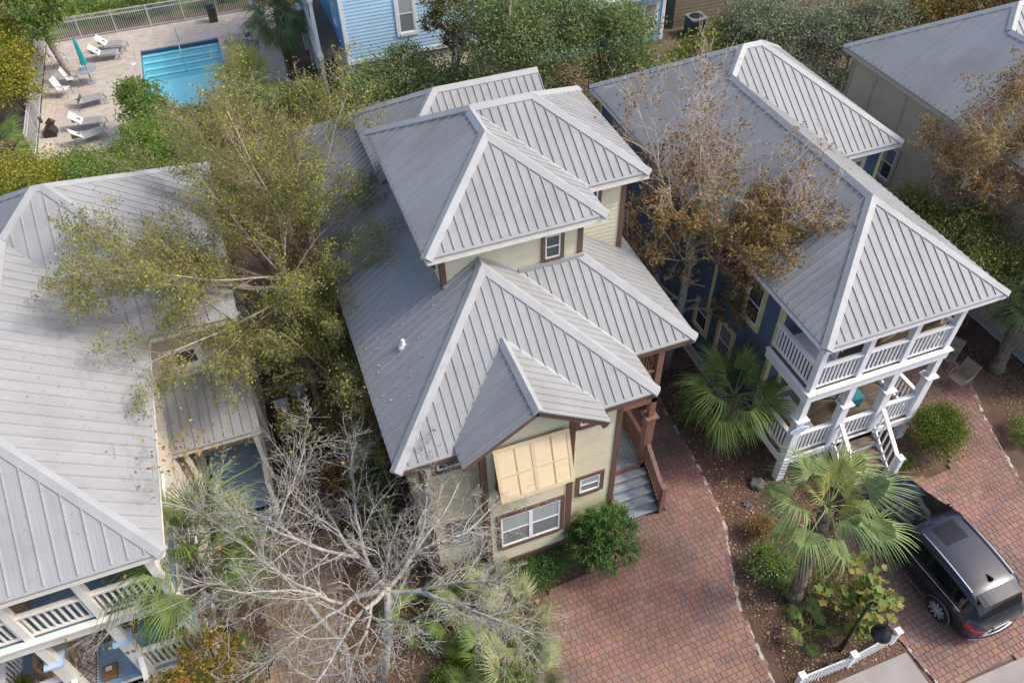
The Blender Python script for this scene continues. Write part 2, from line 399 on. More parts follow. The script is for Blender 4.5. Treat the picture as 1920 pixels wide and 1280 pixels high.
# ------------------------------------------------------------------ ground, paving, street
def struct(name, mb, mat, parent=None, bevel=0):
    return mb.build(name, mat, parent, kind='structure' if parent is None else None, bevel=bevel)
MULCH = M('bark_mulch', (0.105, 0.064, 0.042), 0.95, var=0.35, vscale=2.2, vdet=8, bump=0.9, bscale=70, bumpd=0.03, stain=((0.21, 0.14, 0.10), 0.6, 0.45, 0.7, 0.55))
ASPH = M('asphalt', (0.11, 0.11, 0.112), 0.9, var=0.15, vscale=3, bump=0.4, bscale=120)
SAND = M('joint_sand', (0.15, 0.11, 0.09), 0.95, var=0.25, vscale=4)
EDGE = M('worn_mortar', (0.42, 0.38, 0.34), 0.9, var=0.3, vscale=7, bump=0.5, bscale=60)
LAWN = M('lawn', (0.13, 0.15, 0.035), 0.95, var=0.3, vscale=1.5, vdet=8, bump=0.6, bscale=50)
GRAV = M('pale_gravel', (0.30, 0.29, 0.27), 0.95, var=0.2, vscale=2, vdet=8, bump=0.7, bscale=40)
mb = MB()
for a, b, c, d in ((-250, -5.2, 3.3, 400), (-.65, 250, 3.3, 400), (-5.2, -.65, 3.3, 38.0), (-5.2, -.65, 46.6, 400)): mb.poly([(a, c, 0), (b, c, 0), (b, d, 0), (a, d, 0)])
struct('ground', mb, MULCH)
mb = MB(); mb.poly([(-250, -120, -0.12), (250, -120, -0.12), (250, 2.75, -0.12), (-250, 2.75, -0.12)]); struct('street', mb, ASPH)
mb = MB(); mb.box(-250, 250, 2.75, 3.35, -0.3, 0.02); struct('street_kerb', mb, CONC, bevel=0.02)
mb = MB(); mb.box(8.45, 11.75, 3.36, 4.45, -0.1, 0.03); struct('footpath', mb, CONC)
mb = MB(); mb.poly([(-60, 50.6, .008), (60, 50.6, .008), (60, 58, .008), (-60, 58, .008)]); struct('lawn', mb, LAWN)
mb = MB(); mb.poly([(-5, 55.5, .016), (60, 51.6, .016), (60, 68, .016), (-5, 68, .016)]); struct('gravel_lane', mb, GRAV)

def inside(p, poly):
    c = False; x, y = p
    for i in range(len(poly)):
        (x0, y0), (x1, y1) = poly[i], poly[i - 1]
        if (y0 > y) != (y1 > y) and x < (x1 - x0) * (y - y0) / (y1 - y0) + x0: c = not c
    return c
def to_cam(p):
    d = Vector(p) - Vector((0, 0, CAMH)); R = RW
    return tuple(sum(R[j][i] * d[j] for j in range(3)) for i in range(3))
def in_frame(p, mg=0.0):
    c = to_cam(p)
    return c[2] > 0 and abs(c[0] / c[2]) < 0.643 + mg and abs(c[1] / c[2]) < 0.4287 + mg
def brick_mesh(lx, ly, mat, h=0.045, b=0.007, g=0.0035, name='brick'):
    x0, y0 = -lx / 2 + g, -ly / 2 + g; mb = MB()
    def ring(i, z): return [(x0 + i, y0 + i, z), (-x0 - i, y0 + i, z), (-x0 - i, -y0 - i, z), (x0 + i, -y0 - i, z)]
    A, B, C = ring(0, 0), ring(0, h - b), ring(b, h)
    for P, Q in ((A, B), (B, C)):
        for k in range(4): mb.poly([P[k], P[(k + 1) % 4], Q[(k + 1) % 4], Q[k]])
    mb.poly(C)
    return mb.mesh(name, mat)
def pave(root, bricks, cols, label_rest='bricks', cap_n=300, z=0.012, h=0.045, b=0.007):
    """bricks: (x, y, lx, ly, rot); the nearest in view become objects, the rest one joined part"""
    rng = random.Random(5)
    def key(q):
        return (0 if in_frame((q[0], q[1], 0.05), 0.0) else 1, (q[0] ** 2 + q[1] ** 2))
    bricks = sorted(bricks, key=key); cache = {}
    rest = [MB() for _ in range(1)]
    for i, (x, y, lx, ly, rz) in enumerate(bricks):
        c = rng.randrange(len(cols))
        dz = rng.uniform(-.004, .004)
        k = (round(lx, 3), round(ly, 3), c)
        if k not in cache: cache[k] = brick_mesh(lx, ly, cols[c], h, b)
        if i < cap_n:
            link_mesh('brick', cache[k], root, wloc(root, (x, y, z + dz)), (rng.uniform(-.012, .012), rng.uniform(-.012, .012), rz + rng.uniform(-.02, .02)))
        else:
            me = cache[k]; R = rest[0]; bb = len(R.v); ca, sa = math.cos(rz), math.sin(rz)
            for v in me.vertices: R.v.append((x + v.co.x * ca - v.co.y * sa, y + v.co.x * sa + v.co.y * ca, z + dz + v.co.z))
            for p in me.polygons: R.f.append(tuple(bb + j for j in p.vertices)); R.m.append(c)
    if rest[0].f: rest[0].build('brick_field', cols, root, kind='stuff')
REDS = [M('brick_%s' % n, c, 0.85, var=0.16, vscale=1.3, vdet=6, bump=0.25, bscale=110, bumpd=0.004, stain=((0.115, 0.092, 0.082), 0.45, 0.48, 0.7, 0.7)) for n, c in
        (('red', (0.243, 0.125, 0.099)), ('rose', (0.252, 0.139, 0.113)), ('rust', (0.259, 0.139, 0.099)), ('plum', (0.213, 0.120, 0.102)), ('clay', (0.259, 0.149, 0.116)), ('slate', (0.192, 0.128, 0.113)),
         ('rose_pale', (0.252, 0.145, 0.119)), ('russet', (0.237, 0.128, 0.096)), ('tan', (0.259, 0.158, 0.109)), ('brown', (0.222, 0.125, 0.099)))]
TANS = [M('brick_%s' % n, c, 0.85, var=0.15, vscale=6, bump=0.3, bscale=110, bumpd=0.006) for n, c in
        (('sand', (0.27, 0.205, 0.145)), ('straw', (0.30, 0.235, 0.165)), ('fawn', (0.235, 0.175, 0.125)), ('honey', (0.285, 0.21, 0.14)))]
def cobble_rows(poly, ang, seed, w=0.152):
    rng = random.Random(seed); ca, sa = math.cos(ang), math.sin(ang); out = []
    R = [(x * ca + y * sa, -x * sa + y * ca) for x, y in poly]
    x0, x1 = min(p[0] for p in R), max(p[0] for p in R); y0, y1 = min(p[1] for p in R), max(p[1] for p in R)
    y = y0
    while y < y1:
        x = x0 - rng.random() * .2
        while x < x1:
            l = rng.choice((0.115, 0.155, 0.155, 0.165, 0.215)); cx, cy = x + l / 2, y + w / 2
            P = (cx * ca - cy * sa, cx * sa + cy * ca)
            if inside(P, poly): out.append((P[0], P[1], l, w, ang))
            x += l
        y += w
    return out
DRIVE_A = [(10.2, 19), (10.0, 15), (9.8, 13.8), (9.7, 11.2), (9.4, 9.2), (8.9, 8.1), (8.5, 7.0), (8.25, 5.1), (8.15, 3.4), (2.4, 3.4), (2.6, 7.0),
           (3.2, 8.8), (4.2, 9.2), (5.2, 9.3), (5.9, 9.8), (6.4, 10.3), (8.05, 10.3), (8.12, 11.4), (8.15, 19)]
DRIVE_B = [(11.95, 3.4), (11.8, 5.5), (11.85, 7.2), (12.6, 8.3), (13.1, 8.85), (14.9, 8.85), (15.4, 8.6), (16.0, 8.45), (16.6, 8.45), (17.1, 9.3), (17.2, 10.4),
           (17.1, 12), (17.1, 16), (19.6, 16), (19.75, 12.6), (19.75, 11.3), (18.9, 9.5), (18.2, 7.4), (18.0, 5), (18.0, 3.4)]
PATH_D = [(-3.9, 14.1), (-0.95, 14.1), (-1.0, 12.5), (-1.65, 9.2), (-1.75, 6.0), (-4.0, 6.0), (-3.4, 9), (-3.2, 11)]
for nm, poly, seed, edge in (('driveway', DRIVE_A, 1, (0, 9)), ('driveway', DRIVE_B, 2, (13, 20))):
    mb = MB(); mb.poly([(x, y, 0.012) for x, y in poly]); root = struct(nm, mb, SAND)
    pave(root, cobble_rows(poly, 0.03 if seed == 1 else 0.06, seed), REDS)
    eb = MB(); rr = random.Random(seed)
    pts = poly[edge[0]:edge[1]]
    for a, b in zip(pts, pts[1:]):
        n = max(1, int(math.dist(a, b) / .14))
        for i in range(n):
            if rr.random() < .12: continue
            p = [a[j] + (b[j] - a[j]) * i / n for j in (0, 1)]; q = [a[j] + (b[j] - a[j]) * (i + 1.02) / n for j in (0, 1)]
            eb.bar((p[0], p[1], .02), (q[0], q[1], .02), rr.uniform(.04, .12), rr.uniform(.03, .06))
    eb.build('edging', EDGE, root, kind='stuff')
eb = MB(); rr = random.Random(9)
for a, b in zip(((11.95, 3.5), (11.8, 5.5), (11.85, 7.2)), ((11.8, 5.5), (11.85, 7.2), (12.6, 8.3))):
    n = int(math.dist(a, b) / .12)
    for i in range(n):
        p = [a[j] + (b[j] - a[j]) * i / n for j in (0, 1)]; q = [a[j] + (b[j] - a[j]) * (i + 1.02) / n for j in (0, 1)]
        eb.bar((p[0], p[1], .02), (q[0], q[1], .02), rr.uniform(.03, .1), rr.uniform(.03, .06))
eb.build('edging', EDGE, root, kind='stuff')
mb = MB(); mb.poly([(x, y, 0.012) for x, y in PATH_D]); root = struct('brick_path', mb, SAND)
hb = []; u = 0.105
for i in range(-60, 60):
    for j in range(-60, 60):
        bx, by = -2.4 + (i + 2 * j) * u, 10 + (i - 2 * j) * u
        for (cx, cy, r) in ((bx + u, by + u / 2, 0.0), (bx - u / 2, by + u, math.pi / 2)):
            if -5 < cx < 0 and 5 < cy < 15 and inside((cx, cy), PATH_D): hb.append((cx, cy, 2 * u, u, r))
pave(root, hb, TANS, b=0.006)
eb = MB()
for a, b in zip(((-0.95, 14.1), (-1.0, 12.5), (-1.65, 9.2)), ((-1.0, 12.5), (-1.65, 9.2), (-1.75, 6.0))):
    n = int(math.dist(a, b) / .2)
    for i in range(n):
        p = [a[j] + (b[j] - a[j]) * (i + .03) / n for j in (0, 1)]; q = [a[j] + (b[j] - a[j]) * (i + .97) / n for j in (0, 1)]
        eb.bar((p[0] + .05, p[1], .045), (q[0] + .05, q[1], .045), .1, .09)
eb.build('edge_brick', TANS[2], root, kind='stuff')

# ------------------------------------------------------------------ cottages
def lattice(parent, F, u0, u1, z0, z1, mat, sp=0.11, w=0.028, name='lattice'):
    mb = MB(); h = z1 - z0
    for sgn, d in ((1, 0.0), (-1, 0.012)):
        k = u0 - h
        while k < u1:
            a, b = k, k + h; za, zb = (z0, z1) if sgn > 0 else (z1, z0)
            if a < u0: za = za + (zb - za) * (u0 - a) / (b - a); a = u0
            if b > u1: zb = za + (zb - za) * (u1 - a) / (b - a); b = u1
            if b - a > .02: mb.bar(F.P(a, za, d), F.P(b, zb, d), w, 0.008, up=(F.P(0, 0, 1)[0] - F.P(0, 0, 0)[0], F.P(0, 0, 1)[1] - F.P(0, 0, 0)[1], 0))
            k += sp
    F.box(mb, u0, u1, z1 - .02, z1 + .03, -.01, .03); F.box(mb, u0, u1, z0 - .0, z0 + .03, -.01, .03)
    vb = MB(); F.box(vb, u0, u1, z0, z1, -0.3, -0.25); vb.build('crawl_space_shade', DARK, parent)  # near-black sheet behind the slats puts under-floor shade into the colour
    return mb.build(name, mat, parent)
ZE = 5.85
def hipdirs(k):
    return k
def cottage_roof(root, X, Y, cy, sp, RX_, RY_, fas, p=0.68, ends=True):
    """main hip block with a wider cross block behind; X, Y: left-front eave corner"""
    W = 5.58; x0, x1, y0, y1 = X, X + W, Y, Y + 13.88; xr = X + W / 2; xe = X + 7.78
    hw = (y1 - cy) / 2; yr = cy + hw; xl = x0 + hw; xk = xe - hw
    zl = lambda x, y: ZE + p * (x - x0); zr = lambda x, y: ZE + p * (x1 - x); zf = lambda x, y: ZE + p * (y - y0)
    zc = lambda x, y: ZE + p * (y - cy); ze = lambda x, y: ZE + p * (xe - x); zb = lambda x, y: ZE + p * (y1 - y)
    ym = cy + W / 2; zm = ZE + p * W / 2; zt = ZE + p * hw
    mb = MB(); mb.poly([(x0 + .1, y0 + .1, ZE - .06), (x1 - .1, y0 + .1, ZE - .06), (x1 - .1, y1 - .1, ZE - .06), (x0 + .1, y1 - .1, ZE - .06)])
    mb.poly([(x1 - .1, cy + .1, ZE - .06), (xe - .1, cy + .1, ZE - .06), (xe - .1, y1 - .1, ZE - .06), (x1 - .1, y1 - .1, ZE - .06)])
    roof = mb.build('roof', SOFF, root)
    roof_plane(roof, [(x0, y0), (xr, y0 + W / 2), (xr, ym), (xl, yr), (x0, y1)], zl, 'y', sp, RY_)
    roof_plane(roof, [(x1, y0), (x1, cy), (xr, ym), (xr, y0 + W / 2)], zr, 'y', sp, RY_)
    roof_plane(roof, [(x0, y0), (x1, y0), (xr, y0 + W / 2)], zf, 'x', sp, RX_)
    roof_plane(roof, [(x1, cy), (xe, cy), (xk, yr), (xl, yr), (xr, ym)], zc, 'x', sp, RX_)
    roof_plane(roof, [(xe, cy), (xe, y1), (xk, yr)], ze, 'y', sp, RY_)
    mb = MB(); mb.poly([(x0, y1, ZE), (xl, yr, zt), (xk, yr, zt), (xe, y1, ZE)]); mb.build('back_slope', RX_, roof)
    L, R_, F_, B_ = Vector((-1, 0, -p)), Vector((1, 0, -p)), Vector((0, -1, -p)), Vector((0, 1, -p))
    A = (xr, y0 + W / 2, zm)
    cap(roof, (x0, y0, ZE), A, L, F_); cap(roof, (x1, y0, ZE), A, R_, F_); cap(roof, A, (xr, ym, zm), L, R_)
    cap(roof, (xr, ym, zm), (xl, yr, zt), L, F_); cap(roof, (xl, yr, zt), (xk, yr, zt), F_, B_); cap(roof, (xl, yr, zt), (x0, y1, ZE), L, B_)
    cap(roof, (xe, cy, ZE), (xk, yr, zt), F_, R_); cap(roof, (xe, y1, ZE), (xk, yr, zt), B_, R_)
    fascia(roof, [((x0 + .03, y0 + .03), (x1 - .03, y0 + .03)), ((x0 + .03, y0 + .06), (x0 + .03, y1)), ((x1 - .03, y0 + .06), (x1 - .03, cy)), ((x1, cy + .03), (xe - .03, cy + .03)), ((xe - .03, cy + .06), (xe - .03, y1))], ZE, fas)
    return roof
def cottage_porch(root, X, Y, post, rail, balm, deckm, capm, fas, gate=False):
    """two-storey front porch; X: x of the first post, Y: y of the post line"""
    PX = [X, X + 1.45, X + 2.87, X + 4.29]; LO, UP = 1.08, 3.92; yb = Y + 1.75
    x0, x1 = PX[0] - .1, PX[3] + .1
    planks(root, x0, x1, Y - .08, yb, UP, .135, 'x', deckm, 'upper_deck'); planks(root, x0, x1, Y - .08, yb, LO, .135, 'x', deckm, 'porch_deck')
    mb = MB()
    mb.box(x0 - .03, x1 + .03, Y - .14, Y - .09, UP - .30, UP + .02); mb.box(x0 - .08, x1 + .08, Y - .20, Y - .05, UP + .022, UP + .06)
    mb.box(x0 - .06, x0 - .02, Y - .085, yb, UP - .30, UP + .02); mb.box(x1 + .02, x1 + .06, Y - .085, yb, UP - .30, UP + .02)
    mb.box(x0 - .11, x0 - .0, Y - .045, yb, UP + .022, UP + .06)
    mb.box(x0 + .1, x1 - .1, Y - .06, Y + .1, ZE - .35, ZE - .1)
    mb.build('porch_beam', post, root)
    mb = MB(); mb.box(x0 - .03, x1 + .03, Y - .14, Y - .09, LO - .24, LO); mb.box(x0 - .06, x0 - .02, Y - .08, yb, LO - .24, LO); mb.box(x1 + .02, x1 + .06, Y - .08, yb, LO - .24, LO); mb.build('skirt_board', post, root)
    for i, x in enumerate(PX):
        mb = MB(); mb.box(x - .085, x + .085, Y - .085, Y + .085, UP + .06, ZE - .1); mb.box(x - .10, x + .10, Y - .10, Y + .085, 2.86, UP - .30); mb.box(x - .125, x + .125, Y - .125, Y + .10, 0.0, 2.80)
        q = mb.build('post', post, root)
        cb = MB(); cb.box(x - .20, x + .20, Y - .20, Y + .17, 2.805, 2.855); cb.box(x - .15, x + .15, Y - .15, Y + .13, 2.74, 2.80, 1); cb.build('capital', [capm[0], capm[1]], q)
    for i in range(3):
        railing(root, (PX[i] + .09, Y, UP + .06), (PX[i + 1] - .09, Y, UP + .06), .86, rail, balmat=balm)
        if i != 1: railing(root, (PX[i] + .13, Y, LO), (PX[i + 1] - .13, Y, LO), .92, rail, balmat=balm)
    for x in (PX[0], PX[3]):
        railing(root, (x, Y + .09, UP + .06), (x, yb, UP + .06), .86, rail, balmat=balm); railing(root, (x, Y + .13, LO), (x, yb, LO), .92, rail, balmat=balm)
    if gate: railing(root, (PX[1] + .15, Y - .02, LO), (PX[2] - .15, Y - .02, LO), .84, rail, balmat=balm, name='porch_gate')
    # steps
    s0, s1 = PX[1] + .12, PX[2] + .06; st = MB()
    sr = root
    for k in range(4):
        tb = MB(); z = LO - .216 * (k + 1); ya = Y - .14 - .27 * (k + 1)
        tb.box(s0, s1, ya - .02, ya + .27, z - .04, z); tb.build('tread', deckm, root)
        rb = MB(); rb.box(s0, s1, ya + .27, ya + .288, z - .0, z + .17); rb.build('riser', rail, root)
    for x in (s0 - .06, s1 + .02):
        mb = MB(); mb.bar((x + .02, Y - .13, LO - .14), (x + .02, Y - 1.30, .09), .04, .26); mb.build('stringer', rail, root)
        nb = MB(); nb.box(x - .05, x + .10, Y - 1.36, Y - 1.20, 0, 1.12); nb.box(x - .07, x + .12, Y - 1.38, Y - 1.18, 1.122, 1.17); nb.build('newel', rail, root)
        railing(root, (x + .02, Y - .12, LO - .02), (x + .02, Y - 1.2, .12), .93, rail, sp=.16, balmat=balm, name='stair_railing')
    return PX
def cottage(name, label, X, Y, cy, sp, mats, porch=None, wallx=(.33, 5.18), yw=None):
    """X, Y: front-left eave corner"""
    RXm, RYm, wm, tm, sk = mats
    root = thing(name, label, 'house', (X + 2.8, Y + 7, 0))
    cottage_roof(root, X, Y, cy, sp, RXm, RYm, tm if porch is None else porch['post'])
    xa, xb = X + wallx[0], X + wallx[1]; ya = Y + (2.03 if yw is None else yw); yb = Y + 13.5; yc = cy + .36; xc = X + 7.4
    FL, FR, FF = Face('x', xa, -1), Face('x', xb, 1), Face('y', ya, -1); FC, FE = Face('y', yc, -1), Face('x', xc, 1)
    mb = MB()
    for F, u0, u1 in ((FL, ya, yb), (FR, ya, yc), (FF, xa, xb), (FC, xb, xc), (FE, yc, yb)): F.siding(mb, u0, u1, .5, ZE - .07, .15)
    mb.box(xa, xc, yb, yb + .05, .5, ZE - .07)
    mb.build('wall', wm, root)
    w = .09
    trim(root, FL, [(ya, ya + w, .5, ZE - .1), (yb - w, yb, .5, ZE - .1)], tm); trim(root, FR, [(ya, ya + w, .5, ZE - .1)], tm)
    trim(root, FF, [(xa - .04, xa + w, .5, ZE - .1), (xb - w, xb + .04, .5, ZE - .1)], tm)
    trim(root, FC, [(xc - w, xc + .04, .5, ZE - .1)], tm); trim(root, FE, [(yc, yc + w, .5, ZE - .1)], tm)
    for F, u0, u1 in ((FL, ya, yb), (FR, ya, yc), (FC, xb, xc)): lattice(root, F, u0, u1, 0.0, .45, sk)
    return root, (FL, FR, FF, FC, FE), (xa, xb, ya, yb, yc, xc)

# --- navy cottage on the right
XB, YB = 11.42, 9.82
navy, FS, D_ = cottage('navy_cottage', 'navy blue two storey cottage with white double porch and pale yellow trim', XB, YB, 16.6, .24, (RB_X, RB_Y, BLUE, YTRIM, WHITE), {'post': WHITE})
cottage_porch(navy, 11.7, 10.1, WHITE, WHITE, WHITE, DECKBRN, (WHITE, YTRIM), WHITE, gate=True)
FL = FS[0]
window(navy, FL, 12.55, 13.45, 3.75, 5.35, YTRIM, .13, pane=(PANED, PANED)); window(navy, FL, 14.72, 15.62, 1.45, 2.90, YTRIM, .13, pane=(PANED, PANE)); window(navy, FL, 13.38, 14.30, 1.40, 2.92, YTRIM, .13, pane=(PANE, PANE))
mb = MB(); ch = Face('x', 11.45, -1); ch.siding(mb, 14.55, 15.9, 3.1, ZE - .08); Face('y', 14.55, -1).siding(mb, 11.45, 11.75, 3.1, ZE - .08); mb.box(11.45, 11.75, 14.57, 15.9, 3.05, 3.095); mb.build('chase', BLUE, navy)
trim(navy, ch, [(14.53, 14.63, 3.1, ZE - .1)], YTRIM); window(navy, FS[2], 12.35, 13.35, 4.5, 5.6, YTRIM, .12, pane=(PANED, PANED)); window(navy, FS[2], 14.9, 15.7, 4.4, 5.6, YTRIM, .12, pane=(PANED, PANED))
window(navy, FS[3], 17.6, 18.2, 4.2, 5.4, YTRIM, .1)
window(navy, FS[2], 12.2, 13.2, 1.7, 3.2, YTRIM, .12, pane=(PANED, PANED))
db = MB(); Face('y', 11.85, -1).box(db, 14.0, 14.95, 1.1, 3.2, 0, .05); db.build('front_door', M('door_blue_grey', (.10, .14, .2), .5), navy)

# --- white porch cottage on the left
XD, YD = -9.58, 9.97
ivory, FS, D_ = cottage('ivory_cottage', 'beige cottage at the left edge with pale metal roof and blue porch decks', XD, YD, 16.33, .31, (RD_X, RD_Y, BEIGE, IVORY, IVORY), {'post': IVORY})
cottage_porch(ivory, -8.72, 10.25, IVORY, IVORY, IVORY, DECKBLUE, (DECKCAP, DECKCAP), IVORY)
FR, FC, FE = FS[1], FS[3], FS[4]
window(ivory, FR, 12.2, 13.5, 1.55, 3.1, IVORY, .12, pane=(PANED, PANED)); window(ivory, FR, 12.2, 13.5, 4.1, 5.5, IVORY, .12)
window(ivory, FC, -3.92, -2.98, 4.22, 5.05, IVORY, .14, pane=(PANED, PANED), split=False)
# lean-to roof over the side entry
lt = MB(); lt.poly([(-4.4, 14.75, 3.17), (-2.1, 14.75, 3.17), (-2.1, 16.6, 3.83), (-4.4, 16.6, 3.83)]); lt = lt.build('lean_to_roof', SOFF, ivory)
roof_plane(lt, [(-4.42, 14.7), (-2.12, 14.7), (-2.12, 16.66), (-4.42, 16.66)], lambda x, y: 3.2 + .36 * (y - 14.7), 'x', .25, RA_X)
fascia(lt, [((-4.4, 14.74), (-2.14, 14.74)), ((-2.15, 14.76), (-2.15, 16.6))], 3.2, IVORY, .15)
mb = MB(); mb.box(-2.36, -2.24, 14.8, 14.92, .9, 3.02); mb.box(-4.16, -4.04, 14.0, 14.12, .0, 1.9); mb.box(-4.16, -4.04, 14.8, 14.92, .5, 3.02); mb.build('side_post', IVORY, ivory)
planks(ivory, -4.0, -2.45, 14.2, 16.6, .62, .14, 'x', DECKBLUE, 'side_deck')
for k in range(2):
    tb = MB(); tb.box(-4.0, -2.45, 14.2 - .3 * (k + 1), 14.2 - .3 * k, .62 - .2 * (k + 1) - .04, .62 - .2 * (k + 1)); tb.build('tread', DECKBLUE, ivory)
railing(ivory, (-2.36, 16.6, .62), (-2.36, 14.2, .62), .95, IVORY); railing(ivory, (-4.1, 16.4, .62), (-4.1, 14.2, .62), .95, IVORY)
mb = MB(); mb.bar((-2.36, 14.2, 1.55), (-2.3, 13.6, 1.0), .12, .05); mb.box(-2.42, -2.30, 13.55, 13.67, 0, 1.0); mb.box(-2.42, -2.30, 14.14, 14.26, .1, 1.6); mb.build('handrail', IVORY, ivory)

# --- tan cottage beyond the right edge
tan, FS, D_ = cottage('tan_cottage', 'tan clapboard cottage at the right edge under a large grey metal roof', 21.5, 8.95, 15.73, .25, (RB_X, RB_Y, TAN, TANT, WHITE), None, (.4, 5.18), .5)
FL = FS[0]
trim(tan, FL, [(21.1, 21.22, .5, ZE - .1), (19.45, 19.57, .5, ZE - .1)], TANT)
window(tan, FL, 18.85, 19.95, 2.0, 3.55, TANT, .13, pane=(PANED, PANE))
window(tan, FL, 12.4, 13.4, 2.0, 3.6, TANT, .13)
mb = MB(); mb.box(21.74, 21.9, 9.4, 14.6, .42, .75); mb.build('skirt_board', TANT, tan)

# ------------------------------------------------------------------ the cream house in the middle
house = thing('cream_house', 'cream three storey middle house with brown trim, yellow shutter and grey roofs', 'house', (4, 17, 0))
def simple_roof(parent, name, boxes, z):
    mb = MB()
    for x0, x1, y0, y1 in boxes: mb.poly([(x0, y0, z), (x1, y0, z), (x1, y1, z), (x0, y1, z)])
    return mb.build(name, SOFF, parent)
P1 = .72
low = simple_roof(house, 'lower_roof', [(.87, 7.0, 10.25, 24.5), (7.0, 8.68, 11.46, 24.5)], ZE - .06)
L, R_, F_, B_ = Vector((-1, 0, -.7)), Vector((1, 0, -.7)), Vector((0, -1, -.7)), Vector((0, 1, -.7))
x0, x1, y0 = .77, 7.10, 10.13; xr = (x0 + x1) / 2; ya = y0 + (x1 - x0) / 2; YT = 13.6
zl = lambda x, y: ZE + P1 * (x - x0); zr = lambda x, y: ZE + P1 * (x1 - x); zf = lambda x, y: ZE + P1 * (y - y0)
yw, xw = 11.36, 8.78; zwf = lambda x, y: ZE + P1 * (y - yw); zwr = lambda x, y: ZE + P1 * (xw - x)
S = .222
roof_plane(low, [(x0, y0), (xr, ya), (xr, YT), (3.05, YT), (3.05, 22.3), (x0, 24.6)], zl, 'y', S, RA_Y)
roof_plane(low, [(x0, y0), (x1, y0), (xr, ya)], zf, 'x', S, RA_X)
tv = YT - yw
roof_plane(low, [(x1, y0), (x1, yw), (x1 - tv, YT), (xr, YT), (xr, ya)], zr, 'y', S, RA_Y)
roof_plane(low, [(x1, yw), (xw, yw), (xw - tv, YT), (x1 - tv, YT)], zwf, 'x', S, RA_X)
roof_plane(low, [(xw, yw), (xw, 19.3), (xw - tv, 19.3), (xw - tv, YT)], zwr, 'y', S, RA_Y)
za = zf(xr, ya)
cap(low, (x0, y0, ZE), (xr, ya, za), L, F_); cap(low, (x1, y0, ZE), (xr, ya, za), R_, F_); cap(low, (xr, ya, za), (xr, YT, za), L, R_)
cap(low, (xw, yw, ZE), (xw - tv, YT, zwf(0, YT)), R_, F_)
mb = MB(); mb.bar((x1 - .02, yw + .02, ZE + .04), (x1 - tv, YT, zwf(0, YT) + .03), .10, .02); mb.build('valley_flashing', CAPM, low)
mb = MB(); mb.box(4.9, 6.6, 13.5, 13.57, 7.40, 7.54); mb.bar((4.86, YT - .05, 7.5), (xr, YT - .05, za + .02), .08, .1); mb.bar((3.05, YT - .05, 7.55), (xr, YT - .05, za + .02), .08, .1); mb.build('wall_flashing', CAPM, low)
fascia(low, [((x0 + .03, y0 + .03), (x1 - .03, y0 + .03)), ((x0 + .03, y0 + .06), (x0 + .03, 24.5)), ((x1 - .03, y0 + .06), (x1 - .03, yw)), ((x1, yw + .03), (xw - .03, yw + .03)), ((xw - .03, yw + .06), (xw - .03, 19.3))], ZE, BROWN)
# gable over the bay
gy, gx, gz, gp = 9.65, 3.88, 7.12, .665; gh = 1.74
gl = lambda x, y: gz - gp * (gx - x); gr = lambda x, y: gz - gp * (x - gx)
zt = gz - gp * gh; yv = y0 + (zt - ZE) / P1; yb = y0 + (gz - ZE) / P1
gm = MB(); gm.poly([(gx - gh, gy + .03, zt - .05), (gx, gy + .03, gz - .05), (gx, yb, gz - .05), (gx - gh, yv, zt - .05)]); gm.poly([(gx + gh, gy + .03, zt - .05), (gx, gy + .03, gz - .05), (gx, yb, gz - .05), (gx + gh, yv, zt - .05)])
gab = gm.build('gable_roof', SOFF, house)
roof_plane(gab, [(gx - gh, gy), (gx, gy), (gx, yb), (gx - gh, yv)], gl, 'y', S, RA_Y); roof_plane(gab, [(gx, gy), (gx + gh, gy), (gx + gh, yv), (gx, yb)], gr, 'y', S, RA_Y)
cap(gab, (gx, gy - .01, gz), (gx, yb, gz), Vector((-1, 0, -gp)), Vector((1, 0, -gp)), .14)
for sgn in (-1, 1):
    mb = MB(); mb.bar((gx, gy + .05, gz - .10), (gx + sgn * (gh - .02), gy + .05, zt - .08), .04, .17); mb.build('rake_board', BROWN, gab)
    mb = MB(); mb.bar((gx + sgn * gh * .985, yv, zt + .03), (gx, yb, gz + .035), .09, .02); mb.build('valley_flashing', CAPM, gab)
    for q in (.98, ):
        mb = MB(); mb.box(gx + sgn * (gh - .10) - .05, gx + sgn * (gh - .10) + .05, gy + .08, 10.5, zt - .25, zt - .10); mb.build('rafter_tail', BROWN, gab)
# walls
FW = Face('y', 10.5, -1); FB = Face('y', 10.1, -1); FBL = Face('x', 2.68, -1); FBR = Face('x', 4.92, 1); FWR = Face('x', 6.35, 1); FWL = Face('x', 1.36, -1)
mb = MB(); FW.siding(mb, 1.36, 6.35, .75, ZE - .05, .13); FWR.siding(mb, 10.5, 20, .75, ZE - .05, .13); FWL.siding(mb, 10.5, 23.5, .75, ZE - .05, .13)
FBL.siding(mb, 10.1, 10.5, .75, 6.2, .13); FBR.siding(mb, 10.1, 10.5, .75, 6.2, .13); FB.siding(mb, 2.68, 4.92, .75, 6.1, .13)
FB.siding(mb, 2.68, 4.92, 6.1, 6.99, .13, lambda z: (max(2.68, gx - (gz - .1 - z) / gp), min(4.92, gx + (gz - .1 - z) / gp)))
mb.box(1.36, 6.35, 23.5, 23.55, .7, ZE)
mb.build('wall', CREAM, house)
trim(house, FW, [(1.34, 1.46, .75, ZE - .1), (6.24, 6.37, .75, ZE - .1)], BROWN); trim(house, FB, [(2.64, 2.79, .75, 6.05), (4.81, 4.96, .75, 6.05)], BROWN)
trim(house, FWR, [(10.46, 10.6, .75, ZE - .1)], BROWN); trim(house, FWL, [(10.46, 10.6, .75, ZE - .1)], BROWN); trim(house, FBL, [(10.06, 10.2, .75, 6.05)], BROWN)
